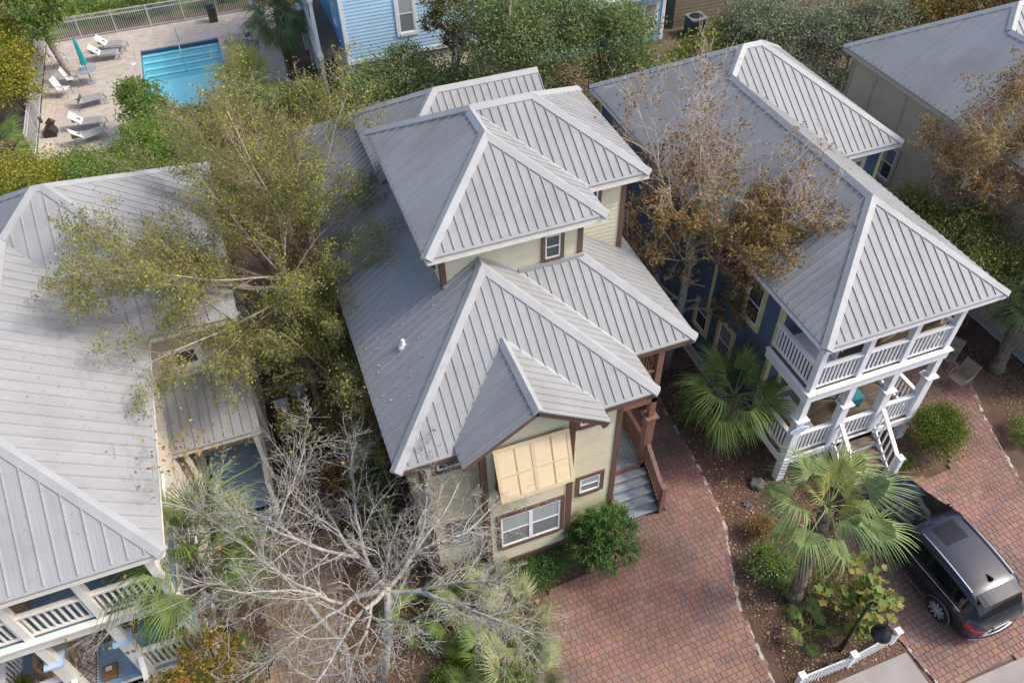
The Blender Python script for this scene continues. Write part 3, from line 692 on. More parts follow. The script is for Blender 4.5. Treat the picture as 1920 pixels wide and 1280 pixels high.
mb = MB(); FB.box(mb, 2.6, 5.0, .52, .745, -.05, .06); FW.box(mb, 1.3, 2.6, .52, .745, -.05, .05); FW.box(mb, 5.0, 6.42, .52, .745, -.05, .05); FWL.box(mb, 10.5, 23, .52, .745, -.05, .05); mb.build('skirt_board', BROWN, house)
lattice(house, Face('y', 10.13, -1), 2.65, 4.95, 0, .5, LATT, .13, .03); lattice(house, FW, 1.36, 2.6, 0, .5, LATT, .13, .03); lattice(house, FW, 5.0, 6.35, 0, .5, LATT, .13, .03)
window(house, FB, 2.93, 4.76, 1.36, 2.94, BROWN, .11, units=2, pane=(PANE, PANEL), label='wide twin window with pale blinds'); window(house, FW, 5.25, 6.05, 2.0, 2.86, BROWN, .11, pane=(PANE, PANEL))
window(house, FW, 5.15, 5.95, 4.9, 5.75, BROWN, .11, pane=(PANED, PANED)); window(house, FW, 1.63, 2.45, 4.9, 5.75, BROWN, .11, pane=(PANED, PANED)); window(house, FW, 1.75, 2.45, 1.7, 2.7, BROWN, .11, pane=(PANEL, PANE))
# top-hung shutter over the upper window of the bay
window(house, FB, 2.98, 4.68, 4.15, 5.6, BROWN, .11, units=2, pane=(PANED, PANED))
sT0, sT1, sB0, sB1 = Vector((2.92, 9.97, 5.74)), Vector((4.74, 9.97, 5.86)), Vector((2.94, 9.55, 4.33)), Vector((4.76, 9.55, 4.28))
sT0.z = sT1.z = 5.80; sB0.z = sB1.z = 4.30
def sp_(u, v, d=0.0):
    a = sT0.lerp(sT1, u); b = sB0.lerp(sB1, u); n = (sT1 - sT0).cross(sB0 - sT0).normalized(); n = n if n.y < 0 else -n
    return a.lerp(b, v) + n * d
def slab(mb, u0, u1, v0, v1, d0, d1):
    A = [sp_(u0, v0, d0), sp_(u1, v0, d0), sp_(u1, v1, d0), sp_(u0, v1, d0)]; B = [sp_(u0, v0, d1), sp_(u1, v0, d1), sp_(u1, v1, d1), sp_(u0, v1, d1)]
    mb.poly(A[::-1]); mb.poly(B)
    for k in range(4): mb.poly([A[k], A[(k + 1) % 4], B[(k + 1) % 4], B[k]])
fr = MB()
for u0, u1 in ((0, .045), (.475, .525), (.955, 1)): slab(fr, u0, u1, 0, 1, -.02, .019)
for v0, v1 in ((0, .06), (.50, .535), (.93, 1)):
    for u0, u1 in ((.045, .475), (.525, .955)): slab(fr, u0, u1, v0, v1, -.02, .018)
shut = fr.build('shutter', SHUT, house, label='pale yellow top-hung louvred shutter')
for a, b in ((.045, .25), (.275, .475), (.525, .73), (.755, .955)):
    for v0, v1 in ((.06, .50), (.535, .93)):
        lm = MB(); n = 17
        for i in range(n):
            va, vb = v0 + (v1 - v0) * i / n, v0 + (v1 - v0) * (i + 1.02) / n
            lm.poly([sp_(a, va, -.004), sp_(b, va, -.004), sp_(b, vb, .014), sp_(a, vb, .014)]); lm.poly([sp_(a, vb, .014), sp_(b, vb, .014), sp_(b, vb, -.004), sp_(a, vb, -.004)])
        lm.build('louvre_panel', SHUT, shut)
gb = MB()
for u in (.2625, .7425): 
    for i in range(44):
        slab(gb, u - .0115, u + .0115, .06 + .87 * i / 44, .06 + .87 * (i + .45) / 44, -.012, .004)
gb.build('louvre_rod', SHUT, shut)
vb = MB(); slab(vb, .02, .98, .02, .98, -.03, -.022); vb.build('shutter_back', BROWN, shut)
mb = MB(); mb.bar((2.96, 10.08, 4.25), sB0 + Vector((.04, .03, .1)), .03, .03); mb.bar((4.7, 10.08, 4.25), sB1 + Vector((-.04, .03, .1)), .03, .03); mb.build('stay_arm', BROWN, shut)
# tower storey
tower = MB(); FT = Face('y', YT, -1); FTL = Face('x', 3.05, -1); FTR = Face('x', 6.53, 1); FU = Face('y', 14.8, -1); FUR = Face('x', 8.25, 1)
FT.siding(tower, 3.05, 6.53, 7.1, 8.74, .13); FTL.siding(tower, YT, 19, 7.0, 8.74, .13); FTR.siding(tower, YT, 14.8, 7.0, 8.74, .13); FU.siding(tower, 6.53, 8.25, 6.0, 8.74, .13); FUR.siding(tower, 14.8, 18.5, 5.9, 8.74, .13)
tower.box(3.05, 8.25, 18.5, 18.55, 6, 8.74)
tower.build('tower_wall', CREAM, house)
trim(house, FT, [(3.03, 3.14, 7.4, 8.7), (6.44, 6.56, 7.4, 8.7)], BROWN); trim(house, FTR, [(YT - .04, YT + .1, 7.2, 8.7)], BROWN); trim(house, FU, [(8.16, 8.28, 6.1, 8.7)], BROWN); trim(house, FUR, [(14.76, 14.9, 6, 8.7)], BROWN); trim(house, FTL, [(YT - .04, YT + .1, 7.45, 8.7)], BROWN)
window(house, FT, 5.5, 6.08, 7.53, 8.4, BROWN, .095, pane=(PANED, PANED)); window(house, FU, 6.95, 7.6, 7.75, 8.5, BROWN, .095, pane=(PANED, PANED)); window(house, FTL, 14.1, 14.9, 7.7, 8.5, BROWN, .09, pane=(PANED, PANED))
P2, Z2 = .63, 8.75; X0, X1, Y0, Y1 = 2.64, 7.05, 13.24, 18.9; XR = (X0 + X1) / 2; YA = Y0 + (X1 - X0) / 2; WF, WX = 14.4, 8.73; YR = (WF + Y1) / 2; ZR = Z2 + P2 * (YR - WF); ZT = Z2 + P2 * (XR - X0)
up = simple_roof(house, 'tower_roof', [(X0 + .1, X1 - .1, Y0 + .1, Y1 - .1), (X1 - .1, WX - .1, WF + .1, Y1 - .1)], Z2 - .06)
tl = lambda x, y: Z2 + P2 * (x - X0); tr = lambda x, y: Z2 + P2 * (X1 - x); tf = lambda x, y: Z2 + P2 * (y - Y0); wf = lambda x, y: Z2 + P2 * (y - WF); wr = lambda x, y: Z2 + P2 * (WX - x); tb_ = lambda x, y: Z2 + P2 * (Y1 - y)
hb_ = Y1 - YR
roof_plane(up, [(X0, Y0), (XR, YA), (XR, YR), (X0 + hb_, YR), (X0, Y1)], tl, 'y', S, RA_Y)
roof_plane(up, [(X0, Y0), (X1, Y0), (XR, YA)], tf, 'x', S, RA_X)
v = WF + (X1 - XR)
roof_plane(up, [(X1, Y0), (X1, WF), (XR, min(v, YR)), (XR, YA)], tr, 'y', S, RA_Y)
roof_plane(up, [(X1, WF), (WX, WF), (WX - hb_, YR), (XR, YR), (XR, min(v, YR))], wf, 'x', S, RA_X)
roof_plane(up, [(WX, WF), (WX, Y1), (WX - hb_, YR)], wr, 'y', S, RA_Y)
mb = MB(); mb.poly([(X0, Y1, Z2), (X0 + hb_, YR, ZR), (WX - hb_, YR, ZR), (WX, Y1, Z2)]); mb.build('back_slope', RA_X, up)
l, r, f, b = Vector((-1, 0, -P2)), Vector((1, 0, -P2)), Vector((0, -1, -P2)), Vector((0, 1, -P2))
cap(up, (X0, Y0, Z2), (XR, YA, ZT), l, f); cap(up, (X1, Y0, Z2), (XR, YA, ZT), r, f); cap(up, (XR, YA, ZT), (XR, YR, ZT), l, r); cap(up, (XR, YR, ZR), (X0, Y1, Z2), l, b)
cap(up, (XR, YR, ZR), (WX - hb_, YR, ZR), f, b); cap(up, (WX, WF, Z2), (WX - hb_, YR, ZR), f, r); cap(up, (WX, Y1, Z2), (WX - hb_, YR, ZR), b, r)
mb = MB(); mb.bar((X1 - .02, WF + .02, Z2 + .04), (XR, v, ZT + .02), .10, .02); mb.build('valley_flashing', CAPM, up)
fascia(up, [((X0 + .03, Y0 + .03), (X1 - .03, Y0 + .03)), ((X0 + .03, Y0 + .06), (X0 + .03, Y1)), ((X1 - .03, Y0 + .06), (X1 - .03, WF)), ((X1, WF + .03), (WX - .03, WF + .03)), ((WX - .03, WF + .06), (WX - .03, Y1))], Z2, IVORY)
# rear block
q0, qx0, qy0, qy1, qz = .67, 2.7, 18.0, 22.35, 7.4; qr = (qy0 + qy1) / 2; qh = (qy1 - qy0) / 2; qt = qz + q0 * qh
rear = simple_roof(house, 'rear_roof', [(qx0 + .1, 7.6, 18.6, qy1 - .1)], qz - .06)
roof_plane(rear, [(qx0, 18.4), (qx0 + .4, qy0 + .4), (qx0 + qh, qr), (qx0, qy1)], lambda x, y: qz + q0 * (x - qx0), 'y', S, RA_Y)
roof_plane(rear, [(qx0 + .5, qy0 + .5), (8.0, qy0 + .5), (8.0, qr), (qx0 + qh, qr)], lambda x, y: qz + q0 * (y - qy0), 'x', S, RA_X)
mb = MB(); mb.poly([(qx0, qy1, qz), (qx0 + qh, qr, qt), (8, qr, qt), (8, qy1, qz)]); mb.build('back_slope', RA_X, rear)
cap(rear, (qx0 + qh, qr, qt), (qx0, qy1, qz), Vector((-1, 0, -q0)), Vector((0, 1, -q0))); cap(rear, (qx0 + qh, qr, qt), (8, qr, qt), Vector((0, -1, -q0)), Vector((0, 1, -q0))); cap(rear, (qx0 + .5, qy0 + .5, qz + q0 * .5), (qx0 + qh, qr, qt), Vector((-1, 0, -q0)), Vector((0, -1, -q0)))
rw = MB(); rw.box(3.0, 7.7, 18.6, 22.0, 5.5, 7.34); rw.build('rear_wall', CREAM, house)
mb = MB(); mb.poly([(x0, 24.6, ZE), (3.05, 22.3, zl(3.05, 0)), (6.54, 22.3, zl(3.05, 0)), (xw, 24.6, ZE)]); mb.poly([(xw, 19.3, ZE), (xw, 24.6, ZE), (6.54, 22.3, 7.45), (6.54, 19.3, 7.45)]); mb.build('back_slope', RA_X, low)
# two-storey side porch, steps
PXa, PXb, PY = 6.42, 7.92, 11.52
planks(house, PXa, PXb, 11.45, 17.5, .95, .14, 'y', DECKGRY, 'porch_deck', BROWN)
planks(house, PXa, PXb, 11.5, 14.7, 3.95, .14, 'y', DECKBRN, 'upper_deck', BROWN)
mb = MB(); mb.box(PXa, PXb + .05, 11.44, 11.49, 3.66, 4.0); mb.box(PXb, PXb + .05, 11.495, 17.5, 3.66, 4.0); mb.box(PXa, PXb, 11.40, 11.46, .7, .95); mb.build('porch_beam', BROWNL, house)
for y in (11.52, 14.4, 17.3):
    mb = MB(); mb.box(PXb - .12, PXb + .05, y - .08, y + .08, 3.05, ZE - .1); mb.box(PXb - .16, PXb + .09, y - .12, y + .12, 0, 2.98); q = mb.build('post', BROWNL, house)
    mb = MB(); mb.box(PXb - .22, PXb + .15, y - .18, y + .18, 2.985, 3.045); mb.build('capital', BROWNL, q)
railing(house, (PXb - .04, 11.66, .95), (PXb - .04, 14.3, .95), .95, BROWN, .11, .035, balmat=BROWN); railing(house, (PXb - .04, 14.5, .95), (PXb - .04, 17.2, .95), .95, BROWN, .11, .035, balmat=BROWN)
railing(house, (PXb - .04, 11.62, 3.97), (PXb - .04, 14.32, 3.97), .95, BROWNL, .13, .045, balmat=BROWNL); railing(house, (6.5, 11.52, 3.97), (7.75, 11.52, 3.97), .95, BROWNL, .13, .045, balmat=BROWNL)
for k in range(5):
    z = .95 - .16 * (k + 1); y = 11.40 - .215 * (k + 1)
    mb = MB(); mb.box(6.45, 7.86, y - .02, y + .215, z - .045, z); mb.build('tread', DECKGRY, house); mb = MB(); mb.box(6.45, 7.86, y + .216, y + .232, z, z + .115); mb.build('riser', DECKGRY, house)
for x in (6.42, 7.9):
    mb = MB(); mb.bar((x, 11.42, .85), (x, 10.3, .06), .05, .26); mb.build('stringer', BROWN, house)
    mb = MB(); mb.box(x - .06, x + .07, 10.24, 10.38, 0, 1.22); mb.box(x - .08, x + .09, 10.22, 10.40, 1.222, 1.26); mb.build('newel', BROWNL, house)
    railing(house, (x, 11.4, .93), (x, 10.4, .2), .93, BROWN, .09, .035, balmat=BROWN, name='stair_railing')
db = MB(); FWR.box(db, 13.0, 13.95, .98, 3.05, 0, .05); db.build('side_door', IVORY, house)
# roof vent
vt = MB(); vx, vy = 1.82, 13.0; vz = zl(vx, vy); vt.lathe([(.13, -.10), (.12, .02), (.055, .04), (.042, .20), (.04, .21), (.0, .21)], 14, (vx, vy, vz)); vt.build('vent_pipe', PVC, low, smooth=True)
mb = MB(); mb.bar((1.36, 10.9, .9), (1.30, 10.9, .9), .3, .5); mb.box(1.2, 1.33, 10.75, 11.05, .8, 1.4); mb.build('meter_box', GALV, house)

# ------------------------------------------------------------------ houses at the back
eh = thing('pale_blue_house', 'pale blue clapboard house behind the oaks with white corner boards and cream ground storey', 'house', (7.8, 38, 0))
Fe, Fl = Face('y', 35.6, -1), Face('x', 4.72, -1); Fe2 = Face('y', 35.75, -1)
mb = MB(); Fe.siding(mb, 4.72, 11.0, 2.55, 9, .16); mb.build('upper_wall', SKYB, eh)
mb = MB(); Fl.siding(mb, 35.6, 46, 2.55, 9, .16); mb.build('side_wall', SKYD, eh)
mb = MB(); Fe2.siding(mb, 4.8, 10.95, 0, 2.4, .16); Face('x', 4.8, -1).siding(mb, 35.75, 46, 0, 2.4, .16); mb.box(10.95, 11.0, 35.6, 46, 0, 9); mb.build('lower_wall', M('cream_lower_siding', (.66, .62, .46), .6, var=.06), eh)
trim(eh, Fe, [(4.68, 4.84, 2.6, 9), (10.86, 11.02, 2.6, 9), (4.66, 11.04, 2.38, 2.58)], WHITE); trim(eh, Fl, [(35.56, 35.72, 2.6, 9), (35.5, 46, 2.38, 2.58)], WHITE); trim(eh, Fe2, [(10.8, 10.97, 0, 2.37)], WHITE)
window(eh, Fe, 7.15, 8.15, 3.3, 5.35, WHITE, .15, pane=(PANE, PANEL)); window(eh, Fe, 9.6, 10.5, 4.5, 6.4, WHITE, .15, pane=(PANED, PANEL)); window(eh, Fl, 37.2, 38.1, 3.5, 5.2, WHITE, .13, pane=(PANED, PANED)); window(eh, Fl, 40.5, 41.4, 3.5, 5.2, WHITE, .13, pane=(PANED, PANED))
mb = MB()
for y in (36.4, 38.6, 40.8, 43): mb.box(3.5, 3.66, y, y + .16, 0, 5.4)
mb.box(3.46, 3.7, 36.3, 43.3, 2.5, 2.75); mb.box(3.46, 3.7, 36.3, 43.3, 5.2, 5.45); mb.build('side_porch', WHITE, eh)
for y in (36.56, 38.76, 40.96): railing(eh, (3.58, y, 2.76), (3.58, y + 2.02, 2.76), .9, WHITE, .14)
mb = MB(); mb.box(3.7, 4.7, 36.4, 43, 2.6, 2.72); mb.build('side_deck', DECKBRN, eh)
mb = MB(); mb.poly([(4.2, 35.1, 9.05), (11.5, 35.1, 9.05), (11.5, 46, 9.05), (4.2, 46, 9.05)]); mb.poly([(4.2, 35.1, 9.07), (11.5, 35.1, 9.07), (7.85, 40.5, 11.5)]); mb.poly([(4.2, 35.1, 9.07), (4.2, 46, 9.07), (7.85, 40.5, 11.5)]); mb.poly([(11.5, 35.1, 9.07), (11.5, 46, 9.07), (7.85, 40.5, 11.5)]); mb.build('roof', RB_X, eh)
fh = thing('bright_blue_house', 'bright blue and white house beside the olive one, mostly hidden by oak leaves', 'house', (18, 38, 0))
Ff = Face('y', 36.8, -1); Fu = Face('y', 36.0, -1)
mb = MB(); Ff.siding(mb, 14.5, 21.9, 0, 2.6, .15); Face('x', 21.9, 1).siding(mb, 36.8, 44, 0, 2.6, .15); mb.build('lower_wall', SKYD, fh)
mb = MB(); Fu.siding(mb, 14.5, 22.2, 2.9, 8, .15); Face('x', 22.2, 1).siding(mb, 36, 44, 2.9, 8, .15); mb.build('upper_wall', WHITE, fh)
mb = MB(); Fu.box(mb, 14.5, 22.25, 2.6, 2.74, -.3, .05); mb.build('jetty_band', SKYD, fh); mb = MB(); Fu.box(mb, 14.5, 22.3, 2.745, 2.92, -.3, .08); mb.build('white_band', WHITE, fh)
trim(fh, Ff, [(21.72, 21.92, 0, 2.58)], WHITE); window(fh, Ff, 20.5, 21.5, .5, 2.2, WHITE, .15, pane=(PANE, PANEL)); window(fh, Ff, 16.5, 17.5, .5, 2.2, WHITE, .15)
mb = MB(); mb.poly([(14, 35.5, 8.02), (22.7, 35.5, 8.02), (22.7, 44.5, 8.02), (14, 44.5, 8.02)]); mb.build('roof', RB_X, fh)
gh_ = thing('olive_house', 'olive clapboard house with ochre window trim at the top right', 'house', (29, 38, 0))
Fg = Face('y', 37.6, -1)
mb = MB(); Fg.siding(mb, 23.0, 36, 0, 6.5, .2); Face('x', 23.0, -1).siding(mb, 37.6, 46, 0, 6.5, .2); mb.build('wall', OLIVE, gh_)
window(gh_, Fg, 24.0, 25.2, 2.0, 3.6, OLIVET, .14, pane=(PANED, PANED)); window(gh_, Fg, 29.2, 30.5, .5, 2.2, OLIVET, .14, pane=(PANEL, PANE)); trim(gh_, Fg, [(27.6, 27.8, 0, 6.3), (31.6, 31.8, 0, 6.3)], OLIVET)
mb = MB(); mb.poly([(22.5, 37, 6.55), (36.5, 37, 6.55), (36.5, 46, 6.55), (22.5, 46, 6.55)]); mb.build('roof', RB_X, gh_)

# ------------------------------------------------------------------ pool terrace
def tile_mat(name, cols, sx, sy, mortar, rough=0.85, var=.12):
    m = M(name, cols[0], rough, var=var, vscale=1.2); nt = m.node_tree; N = nt.nodes; L = nt.links; b = N['Principled BSDF']
    t = N.new('ShaderNodeTexBrick'); pos = N.new('ShaderNodeNewGeometry').outputs['Position']; L.new(pos, t.inputs['Vector'])
    t.inputs['Scale'].default_value = 1; t.inputs['Brick Width'].default_value = sx; t.inputs['Row Height'].default_value = sy
    t.inputs['Mortar Size'].default_value = 0.008; t.inputs['Color1'].default_value = (*cols[0], 1); t.inputs['Color2'].default_value = (*cols[1], 1); t.inputs['Mortar'].default_value = (*mortar, 1)
    t.inputs['Bias'].default_value = 0.0
    n = N.new('ShaderNodeTexNoise'); n.inputs['Scale'].default_value = 2.5; n.inputs['Detail'].default_value = 6; L.new(pos, n.inputs['Vector'])
    mx = N.new('ShaderNodeMixRGB'); mx.inputs['Color2'].default_value = (*cols[2], 1)
    mr = N.new('ShaderNodeMapRange'); mr.inputs['From Min'].default_value = .45; mr.inputs['From Max'].default_value = .7; mr.inputs['To Max'].default_value = .6; L.new(n.outputs['Fac'], mr.inputs['Value'])
    L.new(mr.outputs[0], mx.inputs['Fac']); L.new(t.outputs['Color'], mx.inputs['Color1']); L.new(mx.outputs[0], b.inputs['Base Color'])
    return m
TERR = tile_mat('terrace_pavers', [(0.48, 0.425, 0.36), (0.37, 0.325, 0.28), (0.46, 0.37, 0.30)], .34, .22, (0.32, 0.27, 0.23))
POOLB = M('pool_plaster', (0.46, 0.76, 0.84), 0.5, var=.04)
COPE = M('pool_coping_stone', (0.44, 0.37, 0.31), 0.8, var=.1, vscale=6)
PX0, PX1, PY0, PY1 = -5.0, -0.85, 38.2, 46.4
mb = MB()
for a, b, c, d in ((-9.9, PX0 - .3, 36.8, 49.5), (PX1 + .3, 2.6, 36.8, 49.5), (PX0 - .3, PX1 + .3, PY1 + .3, 49.5), (PX0 - .3, PX1 + .3, 36.8, PY0 - .3)): mb.box(a, b, c, d, -.2, .02)
struct('pool_terrace', mb, TERR)
mb = MB()
for a, b, c, d in ((-9.88, -9.25, 37, 42.2), (-9.88, -9.3, 42.2, 49.3)): mb.poly([(a, c, .026), (b, c, .026), (b, d, .026), (a, d, .026)])
struct('shell_bed', mb, M('crushed_shell', (.46, .39, .32), .95, var=.35, vscale=9, bump=.8, bscale=30))
pool = thing('swimming_pool', 'turquoise swimming pool with wide entry steps on the paver terrace', 'pool', (-2.9, 42.3, 0))
mb = MB(); D = -1.25
mb.poly([(PX0, PY0, D), (PX1, PY0, D), (PX1, PY1, D), (PX0, PY1, D)])
for a, b in (((PX0, PY0), (PX1, PY0)), ((PX1, PY0), (PX1, PY1)), ((PX1, PY1), (PX0, PY1)), ((PX0, PY1), (PX0, PY0))): mb.poly([(*a, D), (*b, D), (*b, -.02), (*a, -.02)])
mb.build('basin', POOLB, pool)
mb = MB(); e_ = .012
for a, b, c, d in ((PX0 + .0, PX0 + e_, PY0, PY1), (PX1 - e_, PX1, PY0, PY1), (PX0, PX1, PY1 - e_, PY1), (PX0, PX1, PY0, PY0 + e_)): mb.box(a, b, c, d, -.22, -.03)
mb.build('tile_band', M('waterline_tile', (.03, .10, .20), .3, var=.3, vscale=14), pool)
STEPE = M('pool_step_edge', (0.10, 0.30, 0.40), .5)
for k in range(4):
    mb = MB(); y = PY1 - .30 * (k + 1); z = -.24 - .24 * k; mb.box(PX0 + .01, PX1 - .01, y, y + .295, D + .01, z); mb.box(PX0 + .02, PX1 - .02, y - .012, y + .035, z - .03, z + .006, 1); mb.build('step', [POOLB, STEPE], pool)
mb = MB(); n = 14
for k in range(n):
    x0 = PX0 - .3 + (PX1 - PX0 + .6) * k / n; x1 = PX0 - .3 + (PX1 - PX0 + .6) * (k + .985) / n
    mb.box(x0, x1, PY1, PY1 + .3, -.05, .05); mb.box(x0, x1, PY0 - .3, PY0, -.05, .05)
for k in range(28):
    y0 = PY0 + (PY1 - PY0) * k / 28; y1 = PY0 + (PY1 - PY0) * (k + .985) / 28
    mb.box(PX0 - .3, PX0, y0, y1, -.05, .05); mb.box(PX1, PX1 + .3, y0, y1, -.05, .05)
mb.build('coping', COPE, pool, kind='stuff')
wm = bpy.data.materials.new('pool_water'); wm.use_nodes = True; N = wm.node_tree.nodes; Lk = wm.node_tree.links; N.remove(N['Principled BSDF'])
tr_ = N.new('ShaderNodeBsdfTransparent'); tr_.inputs[0].default_value = (.74, .955, .975, 1); gl_ = N.new('ShaderNodeBsdfGlossy'); gl_.inputs['Roughness'].default_value = .04
fr_ = N.new('ShaderNodeFresnel'); fr_.inputs[0].default_value = 1.33; mx_ = N.new('ShaderNodeMixShader'); Lk.new(fr_.outputs[0], mx_.inputs[0]); Lk.new(tr_.outputs[0], mx_.inputs[1]); Lk.new(gl_.outputs[0], mx_.inputs[2]); Lk.new(mx_.outputs[0], N['Material Output'].inputs['Surface'])
nz = N.new('ShaderNodeTexNoise'); nz.inputs['Scale'].default_value = 3; bp = N.new('ShaderNodeBump'); bp.inputs['Strength'].default_value = .25; bp.inputs['Distance'].default_value = .05; Lk.new(nz.outputs['Fac'], bp.inputs['Height'])
for s_ in (gl_, fr_): Lk.new(bp.outputs[0], s_.inputs['Normal'])
mb = MB(); mb.poly([(PX0, PY0, -.10), (PX1, PY0, -.10), (PX1, PY1, -.10), (PX0, PY1, -.10)]); mb.build('water', wm, pool)
rl = thing('pool_handrail', 'bent steel handrail standing in the pool steps', 'handrail', (-2.9, 45, 0))
mb = MB(); mb.tube([(-2.9, 46.7, .03), (-2.9, 46.7, .8), (-2.9, 46.55, .92), (-2.9, 45.2, .35), (-2.9, 44.9, .1), (-2.9, 44.9, -.95)], .022, 8); mb.build('rail', M('polished_steel', (.6, .62, .64), .25, .8), rl, smooth=True)
for i, (x, y, lab) in enumerate(((-5.42, 44.95, 'white skimmer lid left of the pool'), (-.62, 45.0, 'white skimmer lid right of the pool'))):
    t = thing('skimmer_lid', lab, 'skimmer lid', (x, y, .03), 'skimmer lids beside the pool'); MB().lathe([(.0, .06), (.14, .06), (.15, .0)], 16, (x, y, .0)).build('lid', PVC, t); mb = MB().box(x - .06, x + .06, y - .02, y + .02, .061, .075); mb.build('handle', GALV, t)
# picket fences of aluminium
def metal_fence(label, p0, p1, h=1.25, sp=.115, gr='pool fences'):
    p0 = Vector(p0); p1 = Vector(p1); t = thing('pool_fence', label, 'fence', tuple((p0 + p1) / 2), gr); d = p1 - p0; L = d.length; Z = Vector((0, 0, 1))
    for z in (.12, h - .22, h):
        MB().bar(p0 + Z * z, p1 + Z * z, .035, .045).build('rail', GALVW, t)
    n = int(L / sp); me = MB().box(-.010, .010, -.010, .010, .05, h - .01).mesh('picket', GALVW)
    for i in range(n): link_mesh('picket', me, t, wloc(t, p0 + d * ((i + .5) / n)))
    m = max(1, round(L / 1.9)); pm = MB().box(-.032, .032, -.032, .032, 0, h + .05).mesh('post', GALVW)
    for i in range(m + 1): link_mesh('post', pm, t, wloc(t, p0 + d * (i / m)))
GALVW = M('white_aluminium', (.52, .53, .54), .4, .1)
metal_fence('white metal picket fence along the far side of the pool terrace', (-9.9, 49.4, 0), (1.4, 49.4, 0))
metal_fence('white metal picket fence on the left side of the pool terrace', (-9.95, 49.3, 0), (-9.95, 37.2, 0))
metal_fence('white metal picket fence on the right side of the pool terrace', (1.45, 49.3, 0), (1.9, 44.5, 0))
# loungers
SLING = M('grey_sling', (.26, .255, .25), .7, var=.06); SLINGL = M('pale_sling', (.58, .565, .54), .7, var=.05); FRM = M('grey_frame', (.22, .22, .225), .4, .3)
def lounger(flat=False, upright=False):
    t = thing('sun_lounger', '', 'sun lounger', (0, 0, 0), 'sun loungers by the pool')
    for s in (-1, 1):
        mb = MB(); mb.tube([(-.62, .31 * s, .33), (.55, .31 * s, .36), (.72, .31 * s, .30), (.80, .31 * s, .0)], .02, 6); mb.build('side_rail', FRM, t)
        MB().tube([(-.5, .3 * s, .33), (-.58, .3 * s, 0)], .018, 6).build('leg', FRM, t)
    MB().bar((.74, -.31, .14), (.74, .31, .14), .025, .025).build('crossbar', FRM, t)
    mb = MB(); mb.poly([(-.22, -.3, .355), (.6, -.3, .375), (.6, .3, .375), (-.22, .3, .355)]); mb.poly([(.6, -.3, .375), (.72, -.3, .32), (.72, .3, .32), (.6, .3, .375)]); mb.build('seat', SLING, t)
    if flat: a, c = (-.88, .36), SLING
    elif upright: a, c = (-.30, .95), SLING
    else: a, c = (-.70, .80), SLINGL
    mb = MB(); p = Vector((-.22, 0, .36)); q = Vector((a[0], 0, a[1])); mb.bar(p + Vector((0, 0, .0)), q, .58, .018, up=(1, 0, .3)); mb.build('backrest', c, t)
    if not flat: MB().bar((-.5, 0, .33), ((p.x + q.x) / 2 - .0, 0, (p.z + q.z) / 2), .4, .02).build('prop', FRM, t)
    return t
protos = {k: None for k in 'nfu'}
def mk(k): return lounger(k == 'f', k == 'u')
LN = [(-6.40, 47.20, -14, 'n', 'pale backed sun lounger nearest the far pool fence'), (-6.75, 46.2, -8, 'n', 'pale backed sun lounger beside the folded teal parasol'),
      (-7.55, 41.25, 9, 'u', 'grey sun lounger with its back folded upright'), (-7.6, 39.02, -8, 'n', 'pale backed sun lounger near the brown bin'), (-7.6, 37.75, 19, 'n', 'pale backed sun lounger closest to the hedge'),
      (.30, 45.3, 160, 'n', 'grey sun lounger right of the pool, farthest of that row'), (.32, 44.0, 175, 'f', 'flat grey sun lounger right of the pool, middle of that row'), (.25, 42.95, 181, 'f', 'flat grey sun lounger right of the pool, nearest of that row')]
for x, y, a, k, lab in LN:
    if protos[k] is None: o = mk(k); protos[k] = o; o['label'] = lab; o.location = (x, y, .02); o.rotation_euler = (0, 0, rad(a))
    else: o = clone(protos[k], (x, y, .02), rad(a), lab)
def patio_chair(fr, sl, name='patio_chair', group='patio chairs by the pool'):
    t = thing(name, '', 'chair', (0, 0, 0), group)
    for s in (-1, 1):
        MB().tube([(.26, .27 * s, 0), (.22, .27 * s, .38), (.20, .28 * s, .60), (.1, .28 * s, .64), (-.2, .27 * s, .62)], .016, 6).build('arm', fr, t)
        MB().tube([(-.34, .26 * s, 0), (-.18, .26 * s, .38), (-.40, .25 * s, .98)], .016, 6).build('leg', fr, t)
    mb = MB(); mb.bar((-.2, 0, .39), (.26, 0, .42), .5, .015); mb.build('seat', sl, t)
    mb = MB(); mb.bar((-.2, 0, .42), (-.39, 0, .97), .48, .015, up=(1, 0, .2)); mb.build('backrest', sl, t)
    return t
pc = patio_chair(FRM, SLINGL); pc['label'] = 'sling patio chair in the corner by the left fence'; pc.location = (-9.0, 46.2, .02); pc.rotation_euler = (0, 0, rad(-12))
clone(pc, (-8.35, 43.75, .02), rad(-10), 'sling patio chair left of the round table'); clone(pc, (-8.75, 42.75, .02), rad(-25), 'sling patio chair in front of the round table')
# parasol table
t = thing('patio_table', 'round grey patio table holding a folded parasol', 'table', (-7.5, 43.7, .02))
MB().lathe([(.0, .74), (.46, .74), (.47, .71), (.0, .70)], 24, (-7.5, 43.7, 0)).build('tabletop', GALV, t); MB().lathe([(.03, .06), (.03, .70)], 8, (-7.5, 43.7, 0)).build('stem', FRM, t); MB().lathe([(.26, .02), (.25, .06), (.05, .09), (.0, .09)], 18, (-7.5, 43.7, 0)).build('foot', GALV, t)
t = thing('parasol', 'folded teal parasol standing in the round patio table', 'parasol', (-7.5, 43.7, .7)); TEAL = M('teal_canvas', (.01, .36, .40), .7, var=.1)
MB().tube([(-7.5, 43.7, .7), (-7.5, 43.7, 2.45)], .02, 8).build('pole', M('brown_pole', (.2, .11, .07), .5), t)
mb = MB(); n = 16; prof = [(.02, 2.42), (.075, 2.2), (.09, 1.75), (.11, 1.35), (.14, 1.02)]
b = len(mb.v)
